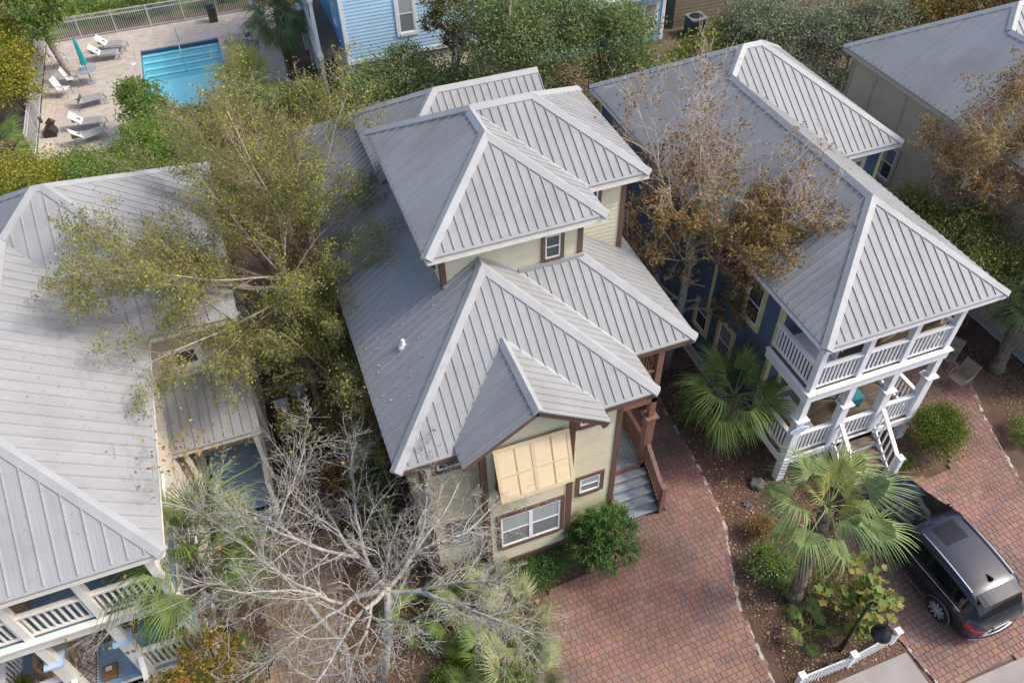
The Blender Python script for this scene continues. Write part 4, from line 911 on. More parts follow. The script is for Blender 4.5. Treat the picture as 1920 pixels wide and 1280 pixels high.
for r, z in prof:
    for k in range(n):
        a = 2 * math.pi * k / n; rr_ = r * (1.18 if k % 2 else .8); mb.v.append((-7.5 + rr_ * math.cos(a), 43.7 + rr_ * math.sin(a), z))
for i in range(len(prof) - 1):
    for k in range(n): mb.f.append((i * n + k, i * n + (k + 1) % n, (i + 1) * n + (k + 1) % n, (i + 1) * n + k)); mb.m.append(0)
mb.build('canopy', TEAL, t)
t = thing('storage_bin', 'dark brown open bin with a rounded lid by the left fence', 'bin', (-9.3, 39.1, 0)); DB = M('dark_brown_plastic', (.035, .022, .018), .5)
mb = MB(); mb.tube([(-9.35, 38.75, .15), (-9.3, 39.3, .15)], .30, 12); mb.build('tub', DB, t); mb = MB(); mb.tube([(-9.38, 39.28, .42), (-9.20, 39.38, .55), (-9.05, 39.36, .42)], [.12, .16, .12], 8); mb.build('lid', DB, t); MB().tube([(-9.6, 39.4, .5), (-9.62, 39.55, .75)], .08, 8).build('handle', DB, t)
t = thing('litter_bin', 'dark square litter bin against the far pool fence', 'litter bin', (-.8, 48.7, 0))
MB().box(-1.05, -.58, 48.5, 48.95, .02, .78).build('body', M('bronze_bin', (.06, .045, .04), .5), t); MB().box(-1.09, -.54, 48.46, 48.99, .79, .86).build('lid', DKGREY, t); mb = MB(); mb.box(-1.0, -.63, 48.55, 48.9, .86, 1.05); mb.build('hood', DKGREY, t)
t = thing('wheelie_bin', 'dark green wheelie bin beside the pale blue house', 'bin', (3.8, 38.7, 0)); GRN = M('green_plastic', (.008, .07, .05), .45)
mb = MB(); A = [(3.52, 38.42, .05), (4.08, 38.42, .05), (4.08, 39.0, .05), (3.52, 39.0, .05)]; B_ = [(3.44, 38.34, .95), (4.16, 38.34, .95), (4.16, 39.08, .95), (3.44, 39.08, .95)]; mb.poly(A); mb.poly(B_)
for k in range(4): mb.poly([A[k], A[(k + 1) % 4], B_[(k + 1) % 4], B_[k]])
mb.build('body', GRN, t); MB().box(3.41, 4.19, 38.30, 39.12, .955, 1.03).build('lid', GRN, t); mb = MB(); mb.tube([(3.45, 39.06, .12), (4.15, 39.06, .12)], .12, 10); mb.build('wheels', DKGREY, t)
t = thing('air_conditioner', 'dark grey air conditioner unit beside the olive house', 'air conditioner', (23.7, 36.6, 0)); AC = M('ac_grey', (.06, .07, .08), .5)
mb = MB(); mb.box(23.3, 24.2, 36.1, 37.0, .05, .95)
mb.build('body', AC, t, bevel=.06); MB().box(23.27, 24.23, 36.07, 37.03, .955, 1.03).build('top', M('ac_top', (.16, .18, .2), .5), t); MB().lathe([(.0, 1.036), (.30, 1.036), (.36, 1.05), (.38, 1.036)], 20, (23.75, 36.55, 0)).build('fan_grille', BLACK, t)
mb = MB()
for k in range(9): mb.box(23.285, 24.215, 36.085, 36.099, .14 + .085 * k, .19 + .085 * k)
mb.build('louvres', BLACK, t, kind='stuff')

# ------------------------------------------------------------------ the dark grey car
PAINT = M('graphite_paint', (.009, .014, .026), .25, .2, coat=.7, spec=.35); GLASS = M('dark_glass', (.006, .007, .009), .05, 0, spec=.35); CHROME = M('chrome', (.62, .63, .65), .2, .9)
RUB = M('tyre_rubber', (.016, .016, .017), .85); RIM = M('alloy', (.5, .5, .51), .35, .4); REDL = M('tail_lamp_red', (.35, .008, .02), .2, coat=.6); PLATE = M('number_plate', (.6, .6, .6), .5)
car = thing('car', 'dark grey estate car parked nose-in on the brick drive', 'car', (13.88, 6.40, 0), rz=rad(2.0)); car.scale = (.97, .94, .97)
def cr(keys, x):
    xs = [k[0] for k in keys]; i = min(max(np.searchsorted(xs, x) - 1, 0), len(xs) - 2); x0, x1 = xs[i], xs[i + 1]; t = min(max((x - x0) / (x1 - x0), 0), 1)
    def tang(j):
        a, b = max(j - 1, 0), min(j + 1, len(xs) - 1); return (keys[b][1] - keys[a][1]) / (xs[b] - xs[a])
    h = x1 - x0; y0, y1 = keys[i][1], keys[i + 1][1]; m0, m1 = tang(i) * h, tang(i + 1) * h
    return (2 * t ** 3 - 3 * t * t + 1) * y0 + (t ** 3 - 2 * t * t + t) * m0 + (-2 * t ** 3 + 3 * t * t) * y1 + (t ** 3 - t * t) * m1
# s runs from tail (-2.5) to nose (2.5); half width at the belt, belt height, roof height, roof half width
KW = [(-2.52, .66), (-2.42, .84), (-2.1, .93), (-1.4, .965), (0, .965), (1.2, .955), (1.9, .91), (2.3, .78), (2.48, .55)]
KB = [(-2.52, .92), (-2.3, .98), (-1.8, 1.06), (-.6, 1.05), (.9, 1.02), (1.5, .98), (2.1, .86), (2.48, .68)]
KR = [(-2.52, .94), (-2.40, 1.08), (-2.22, 1.34), (-1.95, 1.58), (-1.55, 1.675), (-.6, 1.735), (.1, 1.715), (.45, 1.62), (.8, 1.43), (1.15, 1.22), (1.35, 1.10), (1.7, 1.045), (2.1, .935), (2.48, .70)]
KH = [(-2.52, .56), (-2.2, .66), (-1.8, .70), (0, .70), (.45, .68), (.9, .71), (1.3, .78), (1.9, .72), (2.48, .42)]
KF = [(-2.52, .42), (-2.3, .30), (-1.9, .26), (1.9, .24), (2.3, .30), (2.48, .40)]
def section(s):
    w, b, r, h, f = cr(KW, s), cr(KB, s), cr(KR, s), cr(KH, s), cr(KF, s); r = max(r, b + .02)
    cab = min(max((r - b - .05) / .35, 0), 1)
    P = [(w * .80, f), (w * .95, f + .05), (w * .985, f + (b - f) * .35), (w * 1.0, f + (b - f) * .70), (w * .985, b - .05), (w * .955, b)]
    for t in (.2, .4, .6, .8, 1.0):
        y = w * .945 + (h + .045 - w * .945) * (t if cab > .4 else t ** .9); z = b + (r - .055 * cab - b) * (t if cab > .3 else t ** .6); P.append((y, z))
    for t in (.12, .3, .5, .75, 1.0): P.append((h * (1 - t) + (0.045 * (1 - t) ** 3), r - .055 * cab * (1 - t) ** 2.5))
    return P
SS = list(np.linspace(-2.52, -1.5, 18)) + list(np.linspace(-1.43, .3, 22)) + list(np.linspace(.38, 1.4, 16)) + list(np.linspace(1.5, 2.48, 12))
SEC = [section(s) for s in SS]; NP = len(SEC[0])
def side_win(s, j): return 6 <= j <= 8 and -1.95 < s < .72 and not (-.62 < s < -.52) and cr(KR, s) - cr(KB, s) > .30
def part_of(i, j):
    s = (SS[i] + SS[min(i + 1, len(SS) - 1)]) / 2
    if side_win(s, j): return 'side_glass'
    if j >= 10 and .34 < s < 1.27: return 'windscreen'
    if j >= 10 and -2.36 < s < -1.99: return 'rear_window'
    if 2 <= j <= 4 and s < -2.16: return 'tail_lamp' if j >= 3 else 'body'
    if j <= 0: return 'sill'
    return 'body'
grids = {}
for i in range(len(SS) - 1):
    for j in range(NP - 1):
        for sg in (1, -1):
            q = [(sg * SEC[a][c][0], SS[a], SEC[a][c][1]) for a, c in ((i, j), (i, j + 1), (i + 1, j + 1), (i + 1, j))]
            key = part_of(i, j); key = key + ('R' if sg > 0 else 'L') if key in ('side_glass', 'tail_lamp') else key
            grids.setdefault(key, MB()).poly(q if sg > 0 else q[::-1])
def weld(mb):
    bm = bmesh.new(); me = mb.mesh('t', PAINT); bm.from_mesh(me); bmesh.ops.remove_doubles(bm, verts=bm.verts, dist=.0008); bmesh.ops.recalc_face_normals(bm, faces=bm.faces); return bm
for key, mb in grids.items():
    nm = key.rstrip('RL') if key[-1] in 'RL' else key; mt = {'body': PAINT, 'side_glass': GLASS, 'windscreen': GLASS, 'rear_window': GLASS, 'tail_lamp': REDL, 'sill': DKGREY}[nm]
    bm = weld(mb); me = bpy.data.meshes.new(nm); bm.to_mesh(me); bm.free(); me.materials.append(mt); me.polygons.foreach_set('use_smooth', [True] * len(me.polygons))
    o = link_mesh(nm, me, car)
LOC = lambda mb, nm, mt, par=car, sm=False: link_mesh(nm, mb.mesh(nm, mt, smooth=sm), par)
mb = MB(); mb.poly([(x, SS[0], z) for x, z in SEC[0]] + [(-x, SS[0], z) for x, z in SEC[0][::-1]]); LOC(mb, 'tailgate', PAINT); mb = MB(); mb.poly([(x, SS[-1], z) for x, z in SEC[-1]] + [(-x, SS[-1], z) for x, z in SEC[-1][::-1]]); LOC(mb, 'grille', BLACK)
LOC(MB().box(-.8, .8, -2.35, 2.3, .2, .32), 'underbody', DKGREY)
for sg in (1, -1):
    mb = MB(); mb.tube([(sg * (cr(KH, s) - .03), s, cr(KR, s) - .005) for s in np.linspace(-1.75, .05, 14)], .022, 6); LOC(mb, 'roof_rail', CHROME)
    mb = MB(); mb.tube([(sg * (cr(KW, s) * .965), s, cr(KB, s) + .012) for s in np.linspace(-1.9, .75, 18)], .012, 5); LOC(mb, 'belt_trim', CHROME)
    mb = MB(); mb.tube([(sg * (cr(KW, s) * .99), s, cr(KF, s) + .08) for s in np.linspace(-1.1, 1.1, 6)], .014, 5); LOC(mb, 'sill_trim', CHROME)
    mb = MB(); mb.tube([(sg * .94, .72, 1.06), (sg * 1.04, .70, 1.10), (sg * 1.13, .66, 1.11)], [.03, .075, .06], 8); LOC(mb, 'wing_mirror', PAINT, sm=True)
    for s in (-1.46, 1.46):
        wl_ = MB(); ax = sg * .86; R0 = .37
        prof = [(.0, -.10), (R0 - .05, -.11), (R0, -.07), (R0, .07), (R0 - .05, .11), (R0 - .11, .115), (R0 - .115, .08)]
        n = 24
        for r, d in prof:
            for k in range(n): a = 2 * math.pi * k / n; wl_.v.append((ax + sg * d, s + r * math.cos(a), .37 + r * math.sin(a)))
        for i in range(len(prof) - 1):
            for k in range(n): wl_.f.append((i * n + k, i * n + (k + 1) % n, (i + 1) * n + (k + 1) % n, (i + 1) * n + k)); wl_.m.append(0)
        w = LOC(wl_, 'wheel', RUB, sm=True)
        rb = MB(); 
        rb.poly([(ax + sg * .05, s + .26 * math.cos(2 * math.pi * k / 20), .37 + .26 * math.sin(2 * math.pi * k / 20)) for k in range(20)])
        o = LOC(rb, 'rim', DKGREY, w)
        for k in range(10):
            a = 2 * math.pi * k / 10; sb = MB(); sb.bar((ax + sg * .09, s + .05 * math.cos(a), .37 + .05 * math.sin(a)), (ax + sg * .095, s + .255 * math.cos(a + .06), .37 + .255 * math.sin(a + .06)), .05, .03, up=(1, 0, 0)); LOC(sb, 'spoke', RIM, w)
        hb_2 = MB(); hb_2.tube([(ax + sg * .05, s, .37), (ax + sg * .115, s, .37)], .06, 12); LOC(hb_2, 'hub', RIM, w)
        ab = MB(); pts = [(ax + sg * .125, s + .43 * math.cos(a), .37 + .43 * math.sin(a)) for a in np.linspace(-.2, math.pi + .2, 14)]; ab.tube(pts, .03, 5); LOC(ab, 'wheel_arch', DKGREY)
mb = MB(); sk = [(-.40, .08), (.40, .08)]
SG = []
for s in np.linspace(-.48, .12, 6):
    SG.append([(x, s, cr(KR, s) + .006 - .05 * abs(x / .7) ** 3) for x in np.linspace(-.36, .36, 6)])
for a, b in zip(SG, SG[1:]):
    for k in range(5): mb.poly([a[k], a[k + 1], b[k + 1], b[k]])
LOC(mb, 'sunroof', GLASS, sm=True)
mb = MB(); mb.poly([(0, -1.72, 1.66), (0, -1.48, 1.685), (0, -1.70, 1.80)]); mb.poly([(.02, -1.72, 1.66), (0, -1.48, 1.685), (0, -1.70, 1.80)]); mb.poly([(-.02, -1.72, 1.66), (0, -1.48, 1.685), (0, -1.70, 1.80)]); LOC(mb, 'aerial', BLACK)
mb = MB(); SP = []
for s in np.linspace(-2.20, -1.86, 4): SP.append([(x, s, cr(KR, -1.86) + (s + 1.86) * .12 - .05 * abs(x / .68) ** 3 + .012) for x in np.linspace(-.62, .62, 9)])
for a, b in zip(SP, SP[1:]):
    for k in range(8): mb.poly([a[k], a[k + 1], b[k + 1], b[k]])
LOC(mb, 'roof_spoiler', PAINT, sm=True)
mb = MB(); mb.tube([(x, -2.50 + .16 * abs(x / .9) ** 2.5, .86) for x in np.linspace(-.86, .86, 13)], .028, 6); LOC(mb, 'chrome_strip', CHROME, sm=True)
mb = MB(); mb.tube([(x, -2.56 + .22 * abs(x / .9) ** 2.5, .46) for x in np.linspace(-.86, .86, 13)], [.06] * 13, 6); LOC(mb, 'bumper', PAINT, sm=True)
mb = MB(); mb.tube([(x, -2.58 + .22 * abs(x / .9) ** 2.5, .38) for x in np.linspace(-.80, .80, 13)], .022, 6); LOC(mb, 'bumper_trim', CHROME, sm=True)
LOC(MB().box(-.24, .24, -2.545, -2.53, .66, .79), 'number_plate', PLATE)
LOC(MB().bar((-.30, -2.31, 1.14), (.05, -2.25, 1.20), .02, .015), 'wiper', BLACK)

# ------------------------------------------------------------------ street furniture
t = thing('street_lamp', 'black gooseneck street lamp behind the white picket fence', 'street lamp', (10.26, 5.1, 0))
mb = MB(); mb.tube([(10.26, 5.1, 0), (10.26, 5.1, .5)], [.07, .055], 10); mb.tube([(10.26, 5.1, .5), (10.26, 5.1, 2.55)], [.045, .04], 10); mb.build('pole', BLACK, t)
mb = MB(); mb.tube([(10.26, 5.1, 2.05)] + [(10.26 + .13 - .13 * math.cos(a), 5.1 - .23 * (1 - math.cos(a)), 2.15 + .26 * math.sin(a)) for a in np.linspace(0, math.pi, 9)] + [(10.52, 4.64, 2.0)], .018, 7); mb.build('arm', BLACK, t, smooth=True)
mb = MB(); mb.tube([(10.26, 5.1, 2.52), (10.30, 5.08, 2.66)], [.035, .02], 8); mb.build('finial', BLACK, t)
mb = MB(); mb.lathe([(.02, 2.10), (.05, 2.08), (.06, 1.98), (.11, 1.95), (.13, 1.90), (.20, 1.86), (.235, 1.72), (.225, 1.71), (.0, 1.80)], 22, (10.52, 4.64, -.05)); mb.build('lamp_shade', BLACK, t, smooth=True)
t = thing('picket_fence', 'low white picket fence between the two brick drives', 'fence', (10.1, 4.75, 0))
FP = [(8.72, 4.72), (10.18, 4.70), (11.55, 4.80)]
for i, (x, y) in enumerate(FP):
    q = MB().box(x - .06, x + .06, y - .06, y + .06, 0, .66).build('post', WHITE, t); MB().box(x - .085, x + .085, y - .085, y + .085, .662, .71).build('post_cap', WHITE, q)
pk = MB(); pk.box(-.017, .017, -.011, .011, .05, .60); pk.poly([(-.017, -.011, .6), (.017, -.011, .6), (0, -.011, .65)]); pk = pk.mesh('picket', WHITE)
for (x0, y0), (x1, y1) in zip(FP, FP[1:]):
    for z in (.12, .50): MB().bar((x0 + .06, y0, z), (x1 - .06, y1, z), .04, .07).build('rail', WHITE, t)
    n = 14
    for k in range(n): link_mesh('picket', pk, t, wloc(t, (x0 + (x1 - x0) * (k + .8) / (n + .6), y0 + (y1 - y0) * (k + .8) / (n + .6) - .03, 0)))
ROCK = M('dark_rock', (.11, .10, .095), .9, var=.3, vscale=9, bump=.8, bscale=30)
for i, (x, y, s, lab) in enumerate(((11.02, 10.08, .24, 'dark weathered rock on the mulch between the drives'), (10.35, 9.6, .11, 'small dark stone on the mulch by the brick edge'))):
    bm = bmesh.new(); bmesh.ops.create_icosphere(bm, subdivisions=3, radius=s); r_ = random.Random(i)
    for v in bm.verts: v.co *= 1 + .22 * math.sin(v.co.x * 21 / (s * 4) + i) * math.cos(v.co.y * 17 / (s * 4)) + r_.uniform(-.05, .05); v.co.z *= .6
    me = bpy.data.meshes.new('rock'); bm.to_mesh(me); bm.free(); me.materials.append(ROCK); o = link_mesh('rock', me, None, (x, y, s * .3)); props(o, lab, 'rock', 'rocks on the mulch')
BRF = M('bronze_frame', (.33, .30, .27), .4, .4); BRS = M('tan_sling', (.20, .165, .13), .75, var=.08)
c1 = patio_chair(BRF, BRS, 'garden_chair', 'garden chairs beside the navy cottage'); c1['label'] = 'tan sling garden chair beside the tan cottage, the farther one'; c1.location = (19.3, 11.95, .05); c1.rotation_euler = (0, 0, rad(205))
clone(c1, (19.0, 11.0, .05), rad(190), 'tan sling garden chair on the brick path, the nearer one')

# ------------------------------------------------------------------ porch furniture, navy cottage
TL = M('teal_paint', (.02, .22, .27), .5, var=.1); YL = M('faded_yellow_paint', (.50, .47, .20), .6, var=.1); PALE = M('weathered_white_wood', (.55, .53, .50), .7, var=.1); WICK = M('wicker', (.30, .19, .10), .8, var=.3, vscale=40); CUSH = M('cream_cushion', (.55, .47, .36), .9)
t = thing('side_cabinet', 'small teal wooden cabinet on the navy cottage porch', 'cabinet', (14.55, 11.0, 1.08)); MB().box(14.3, 14.85, 10.8, 11.15, 1.50, 1.54).build('top', TL, t); MB().box(14.33, 14.82, 10.83, 11.12, 1.2, 1.495).build('body', TL, t)
for x in (14.34, 14.78):
    for y in (10.84, 11.08): MB().box(x, x + .05, y, y + .05, 1.085, 1.2).build('leg', TL, t)
t = thing('side_table', 'faded yellow table behind the teal cabinet', 'table', (14.6, 11.45, 1.08)); MB().box(14.3, 15.0, 11.3, 11.75, 1.72, 1.76).build('tabletop', YL, t)
for x in (14.33, 14.92):
    for y in (11.33, 11.68): MB().box(x, x + .05, y, y + .05, 1.085, 1.72).build('leg', TL, t)
t = thing('porch_bench', 'long pale slatted bench along the left end of the navy cottage porch', 'bench', (12.3, 10.9, 1.08)); sl = MB().box(0, .075, 0, 1.45, 0, .025).mesh('slat', PALE)
for k in range(6): link_mesh('slat', sl, t, wloc(t, (12.25 + .092 * k, 10.25, 1.50)))
for k in range(4): o = link_mesh('slat', sl, t, wloc(t, (12.16, 10.25, 1.62 + .11 * k)), (0, rad(-80), 0))
for x in (12.28, 12.7):
    for y in (10.3, 11.6): MB().box(x, x + .06, y, y + .06, 1.085, 1.5).build('leg', PALE, t)
t = thing('leaning_door', 'white boarded panel leaning by the right end of the navy porch', 'door', (15.6, 11.3, 1.08))
for k in range(6): mb = MB(); mb.bar((15.25 + .13 * k, 11.55, 1.1), (15.32 + .13 * k, 11.72, 3.0), .125, .03, up=(0, -1, 0)); mb.build('board', WHITE, t)
mb = MB(); mb.bar((15.22, 11.50, 1.35), (16.0, 11.50, 1.35), .03, .14); mb.bar((15.26, 11.62, 2.7), (16.02, 11.62, 2.7), .03, .14); mb.build('ledge', WHITE, t)
t = thing('porch_swing', 'white slatted swing seat on the upper porch of the navy cottage', 'swing seat', (12.35, 11.0, 4.3)); MB().box(12.15, 12.6, 10.35, 11.65, 4.36, 4.40).build('seat', WHITE, t)
mb = MB(); mb.box(12.58, 12.62, 10.35, 11.65, 4.85, 4.95); mb.box(12.58, 12.62, 10.35, 11.65, 4.42, 4.5)
mb.build('backrest', WHITE, t); bs = MB().box(-.02, .02, -.05, .05, 0, .36).mesh('back_slat', WHITE)
for k in range(7): link_mesh('back_slat', bs, t, wloc(t, (12.6, 10.5 + .165 * k, 4.49)))
def wicker_chair(label, x, y, a, w=.7):
    t = thing('wicker_chair', label, 'chair', (x, y, 3.94), 'wicker seats on the upper porch', rad(a))
    LC = lambda mb, nm, mt: link_mesh(nm, mb.mesh(nm, mt), t)
    LC(MB().box(-.32, .32, -w / 2, w / 2, .12, .36), 'seat', WICK); LC(MB().box(-.28, .30, -w / 2 + .08, w / 2 - .08, .362, .46), 'cushion', CUSH)
    mb = MB(); mb.bar((-.28, 0, .3), (-.40, 0, .92), w, .06, up=(1, 0, .2)); LC(mb, 'backrest', WICK)
    for s in (-1, 1): LC(MB().box(-.34, .30, s * w / 2 - .05, s * w / 2 + .05, .30, .60), 'arm', WICK)
    mb = MB(); mb.bar((-.22, 0, .48), (-.32, 0, .86), w - .2, .1, up=(1, 0, .2)); LC(mb, 'back_cushion', CUSH)
    return t
wicker_chair('wicker armchair with cream cushions in the middle of the upper porch', 14.45, 10.95, -80); wicker_chair('wicker armchair with cream cushions near the upper porch corner', 15.2, 11.0, -95); wicker_chair('wicker seat at the right end of the upper porch', 15.75, 10.9, 180, .8)
def text_mesh(name, body, size, mat, parent, mw, ext=.003):
    cu = bpy.data.curves.new(name, 'FONT'); cu.body = body; cu.size = size; cu.align_x = 'CENTER'; cu.align_y = 'CENTER'; cu.extrude = ext
    tmp = bpy.data.objects.new('tmp', cu); COL.objects.link(tmp); dg = bpy.context.evaluated_depsgraph_get(); me = bpy.data.meshes.new_from_object(tmp.evaluated_get(dg)); bpy.data.objects.remove(tmp)
    me.materials.clear(); me.materials.append(mat); o = link_mesh(name, me, parent); o.matrix_local = Matrix.Translation(-org(parent)) @ mw
    return o
t = thing('name_board', 'pale oval name board hung below the porch corner capital', 'sign', (11.66, 9.9, 2.5)); mb = MB()
E = [(.30 * math.cos(a) * (1 + .06 * math.cos(4 * a)), .115 * math.sin(a) * (1 + .1 * math.cos(4 * a))) for a in np.linspace(0, 2 * math.pi, 28, endpoint=False)]
mb.poly([(11.66 + x, 9.93, 2.52 + z) for x, z in E]); mb.poly([(11.66 + x, 9.90, 2.52 + z) for x, z in E])
for k in range(28): a, b = E[k], E[(k + 1) % 28]; mb.poly([(11.66 + a[0], 9.90, 2.52 + a[1]), (11.66 + b[0], 9.90, 2.52 + b[1]), (11.66 + b[0], 9.93, 2.52 + b[1]), (11.66 + a[0], 9.93, 2.52 + a[1])])
mb.build('board', M('sign_blue', (.50, .62, .70), .6), t)
SGN = M('sign_lettering', (.16, .34, .52), .6); wavy = MB()
for row, (zz, hw_) in enumerate(((2.56, .20), (2.48, .15))):
    pts = [(11.66 + x, 9.895, zz + .012 * math.sin(x * 70 + row)) for x in np.linspace(-hw_, hw_, 28)]
    for a, b in zip(pts, pts[1:]):
        if int((a[0] * 40)) % 5: wavy.bar(a, b, .008, .016)
wavy.build('lettering', SGN, t, kind='stuff')
# house number on the ivory cottage
LET = M('black_numeral', (.02, .02, .02), .5); FACE = Matrix.Rotation(rad(90), 4, 'X')
t = thing('house_number', 'black numerals on the ivory porch post by the steps', 'house number', (-5.85, 10.11, 2.2)); text_mesh('numeral', '9', .17, LET, t, Matrix.Translation((-5.91, 10.117, 2.33)) @ FACE); text_mesh('numeral', '0', .17, LET, t, Matrix.Translation((-5.79, 10.117, 2.33)) @ FACE)
# porch of the ivory cottage
RUG = M('rug_wool', (.46, .40, .33), .95, var=.1, vscale=8); RUGD = M('rug_pattern', (.05, .05, .065), .95)
def rug(label, x0, x1, y0, y1, z=1.083):
    t = thing('rug', label, 'rug', ((x0 + x1) / 2, (y0 + y1) / 2, z), 'patterned rugs on the blue porch'); MB().box(x0, x1, y0, y1, z, z + .012).build('mat', RUG, t); pb = MB(); s = .22; zz = z + .0135
    def ln(a, b, w=.018):
        a = Vector((min(max(a[0], x0 + .08), x1 - .08), min(max(a[1], y0), y1), zz)); b = Vector((min(max(b[0], x0 + .08), x1 - .08), min(max(b[1], y0), y1), zz))
        if (b - a).length < .02: return
        r = (b - a).cross(Vector((0, 0, 1))).normalized() * w / 2; pb.poly([a - r, b - r, b + r, a + r])
    y = y0
    while y < y1 - .01:
        for x in np.arange(x0 + .10, x1 - .1, s):
            ln((x, y), (x + s / 2, y + s / 2)); ln((x + s / 2, y + s / 2), (x + s, y)); ln((x, y + s), (x + s / 2, y + s / 2)); ln((x + s / 2, y + s / 2), (x + s, y + s))
        y += s
    for k, x in enumerate((x0 + .05, x1 - .05)):
        for i in range(int((y1 - y0) / .075)):
            yy = y0 + .02 + .075 * i
            ln2 = [(x - .03, yy), (x, yy + .037), (x + .03, yy), (x, yy - .037)]; pb.poly([(a, min(max(b, y0), y1), zz) for a, b in ln2])
    pb.build('pattern', RUGD, t, kind='stuff')
rug('patterned rug under the wicker chair on the blue porch', -8.5, -7.0, 10.35, 11.75); rug('patterned rug at the right end of the blue porch', -5.55, -4.5, 10.35, 11.75)
t = thing('door_mat', 'brown coir door mat on the blue porch boards', 'door mat', (-6.6, 11.6, 1.08)); MB().box(-7.05, -6.1, 11.3, 11.85, 1.083, 1.10).build('mat', M('coir', (.12, .065, .03), .95, var=.2, vscale=30), t); MB().box(-6.98, -6.17, 11.37, 11.78, 1.1005, 1.103).build('inset', M('coir_dark', (.085, .045, .022), .95, var=.2, vscale=30), t)
t = thing('parcel', 'brown cardboard parcel lying on the blue porch', 'parcel', (-6.7, 10.5, 1.08)); MB().box(-6.87, -6.55, 10.30, 10.66, 1.085, 1.19).build('box', M('cardboard', (.20, .115, .055), .85), t); MB().box(-6.80, -6.66, 10.50, 10.60, 1.191, 1.194).build('address_slip', PVC, t); MB().box(-6.80, -6.67, 10.545, 10.555, 1.1945, 1.1955).build('print', DKGREY, t)
t = thing('wicker_armchair', 'brown wicker armchair with beige cushion on the patterned rug', 'chair', (-7.75, 11.2, 1.09)); q = -7.75
MB().box(q - .34, q + .34, 10.85, 11.5, 1.2, 1.48).build('seat', WICK, t); MB().box(q - .28, q + .28, 10.84, 11.42, 1.482, 1.60).build('cushion', CUSH, t); mb = MB(); mb.bar((q, 11.5, 1.4), (q, 11.66, 2.05), .72, .09, up=(0, 1, .2)); mb.build('backrest', WICK, t); mb = MB(); mb.bar((q, 11.42, 1.62), (q, 11.54, 1.98), .55, .12, up=(0, 1, .2)); mb.build('back_cushion', CUSH, t)
for s in (-1, 1): mb = MB(); mb.tube([(q + s * .38, 10.86, 1.2), (q + s * .40, 10.9, 1.72), (q + s * .39, 11.5, 1.8)], .06, 8); mb.build('arm', WICK, t, smooth=True)
t = thing('wicker_rocker', 'brown wicker chair on the upper blue deck', 'chair', (-7.6, 11.2, 3.95)); q = -7.6
MB().box(q - .3, q + .3, 10.9, 11.5, 4.05, 4.3).build('seat', WICK, t); mb = MB(); mb.bar((q, 11.45, 4.2), (q, 11.6, 4.95), .65, .08, up=(0, 1, .2)); mb.build('backrest', WICK, t)
# things in the gap
t = thing('kettle_grill', 'black kettle barbecue beside the tan brick path', 'barbecue', (-1.35, 13.0, 0)); mb = MB(); mb.lathe([(.02, .45), (.2, .5), (.29, .66), (.30, .74), (.27, .86), (.15, .95), (.0, .98)], 20, (-1.35, 13.0, 0)); mb.build('bowl', BLACK, t, smooth=True)
for k in range(3): a = 2.1 * k; mb = MB(); mb.tube([(-1.35 + .16 * math.cos(a), 13 + .16 * math.sin(a), .52), (-1.35 + .3 * math.cos(a), 13 + .3 * math.sin(a), 0)], .014, 6); mb.build('leg', GALV, t)
MB().tube([(-1.42, 13, .98), (-1.35, 13, 1.04), (-1.28, 13, .98)], .015, 6).build('handle', DKGREY, t)
t = thing('metal_drum', 'grey metal drum with domed lid between the houses', 'drum', (-1.05, 18.2, 0)); MB().lathe([(.27, 0), (.28, .6), (.29, .62)], 20, (-1.05, 18.2, 0)).build('body', GALV, t, smooth=True); MB().lathe([(.30, .62), (.29, .66), (.15, .73), (.0, .75)], 20, (-1.05, 18.2, 0)).build('lid', GALV, t, smooth=True)
t = thing('utility_box', 'white utility box next to the metal drum', 'utility box', (-1.65, 17.9, 0)); MB().box(-1.85, -1.45, 17.7, 18.05, 0, .5).build('body', PVC, t); MB().box(-1.87, -1.43, 17.68, 18.07, .505, .54).build('lid', PVC, t)
for i, (x, y, lab) in enumerate(((-1.55, 15.7, 'black air conditioner unit in the side passage, the nearer one'), (-1.6, 16.9, 'black air conditioner unit in the side passage, beside the drum'))):
    t = thing('condenser_unit', lab, 'air conditioner', (x, y, 0), 'black units in the side passage'); MB().box(x - .38, x + .38, y - .38, y + .38, .05, .75).build('body', BLACK, t, bevel=.04); MB().lathe([(.0, .756), (.28, .756), (.31, .775), (.32, .756)], 18, (x, y, 0)).build('fan_grille', DKGREY, t)
t = thing('paper_scrap', 'crumpled white paper scrap on the mulch by the tan cottage', 'litter', (20.9, 11.0, 0)); mb = MB(); mb.poly([(20.8, 10.95, .02), (20.95, 10.9, .06), (21.02, 11.03, .03), (20.9, 11.06, .09)]); mb.poly([(20.9, 11.06, .09), (20.8, 10.95, .02), (20.84, 11.1, .03)]); mb.build('paper', PVC, t)

# ------------------------------------------------------------------ vegetation
def leafmat(name, cols, trans=.3, rough=.55):
    cols = [tuple(v * 1.4 for v in c) for c in cols]
    return M(name, cols[0], rough, isl=cols, trans=trans, spec=.12)
LOAK = leafmat('oak_leaf', [(0.070, 0.103, 0.032), (0.103, 0.149, 0.048), (0.135, 0.184, 0.065), (0.184, 0.218, 0.100), (0.108, 0.149, 0.060)])
LGREY = leafmat('grey_oak_leaf', [(0.092, 0.112, 0.061), (0.138, 0.163, 0.099), (0.218, 0.250, 0.165), (0.115, 0.131, 0.072)])
LGREEN = leafmat('green_leaf', [(0.075, 0.120, 0.024), (0.109, 0.168, 0.035), (0.149, 0.210, 0.050), (0.086, 0.132, 0.033)])
LYEL = leafmat('yellow_green_leaf', [(.085, .12, .022), (.15, .17, .03), (.25, .23, .03), (.10, .135, .025), (.38, .29, .04)])
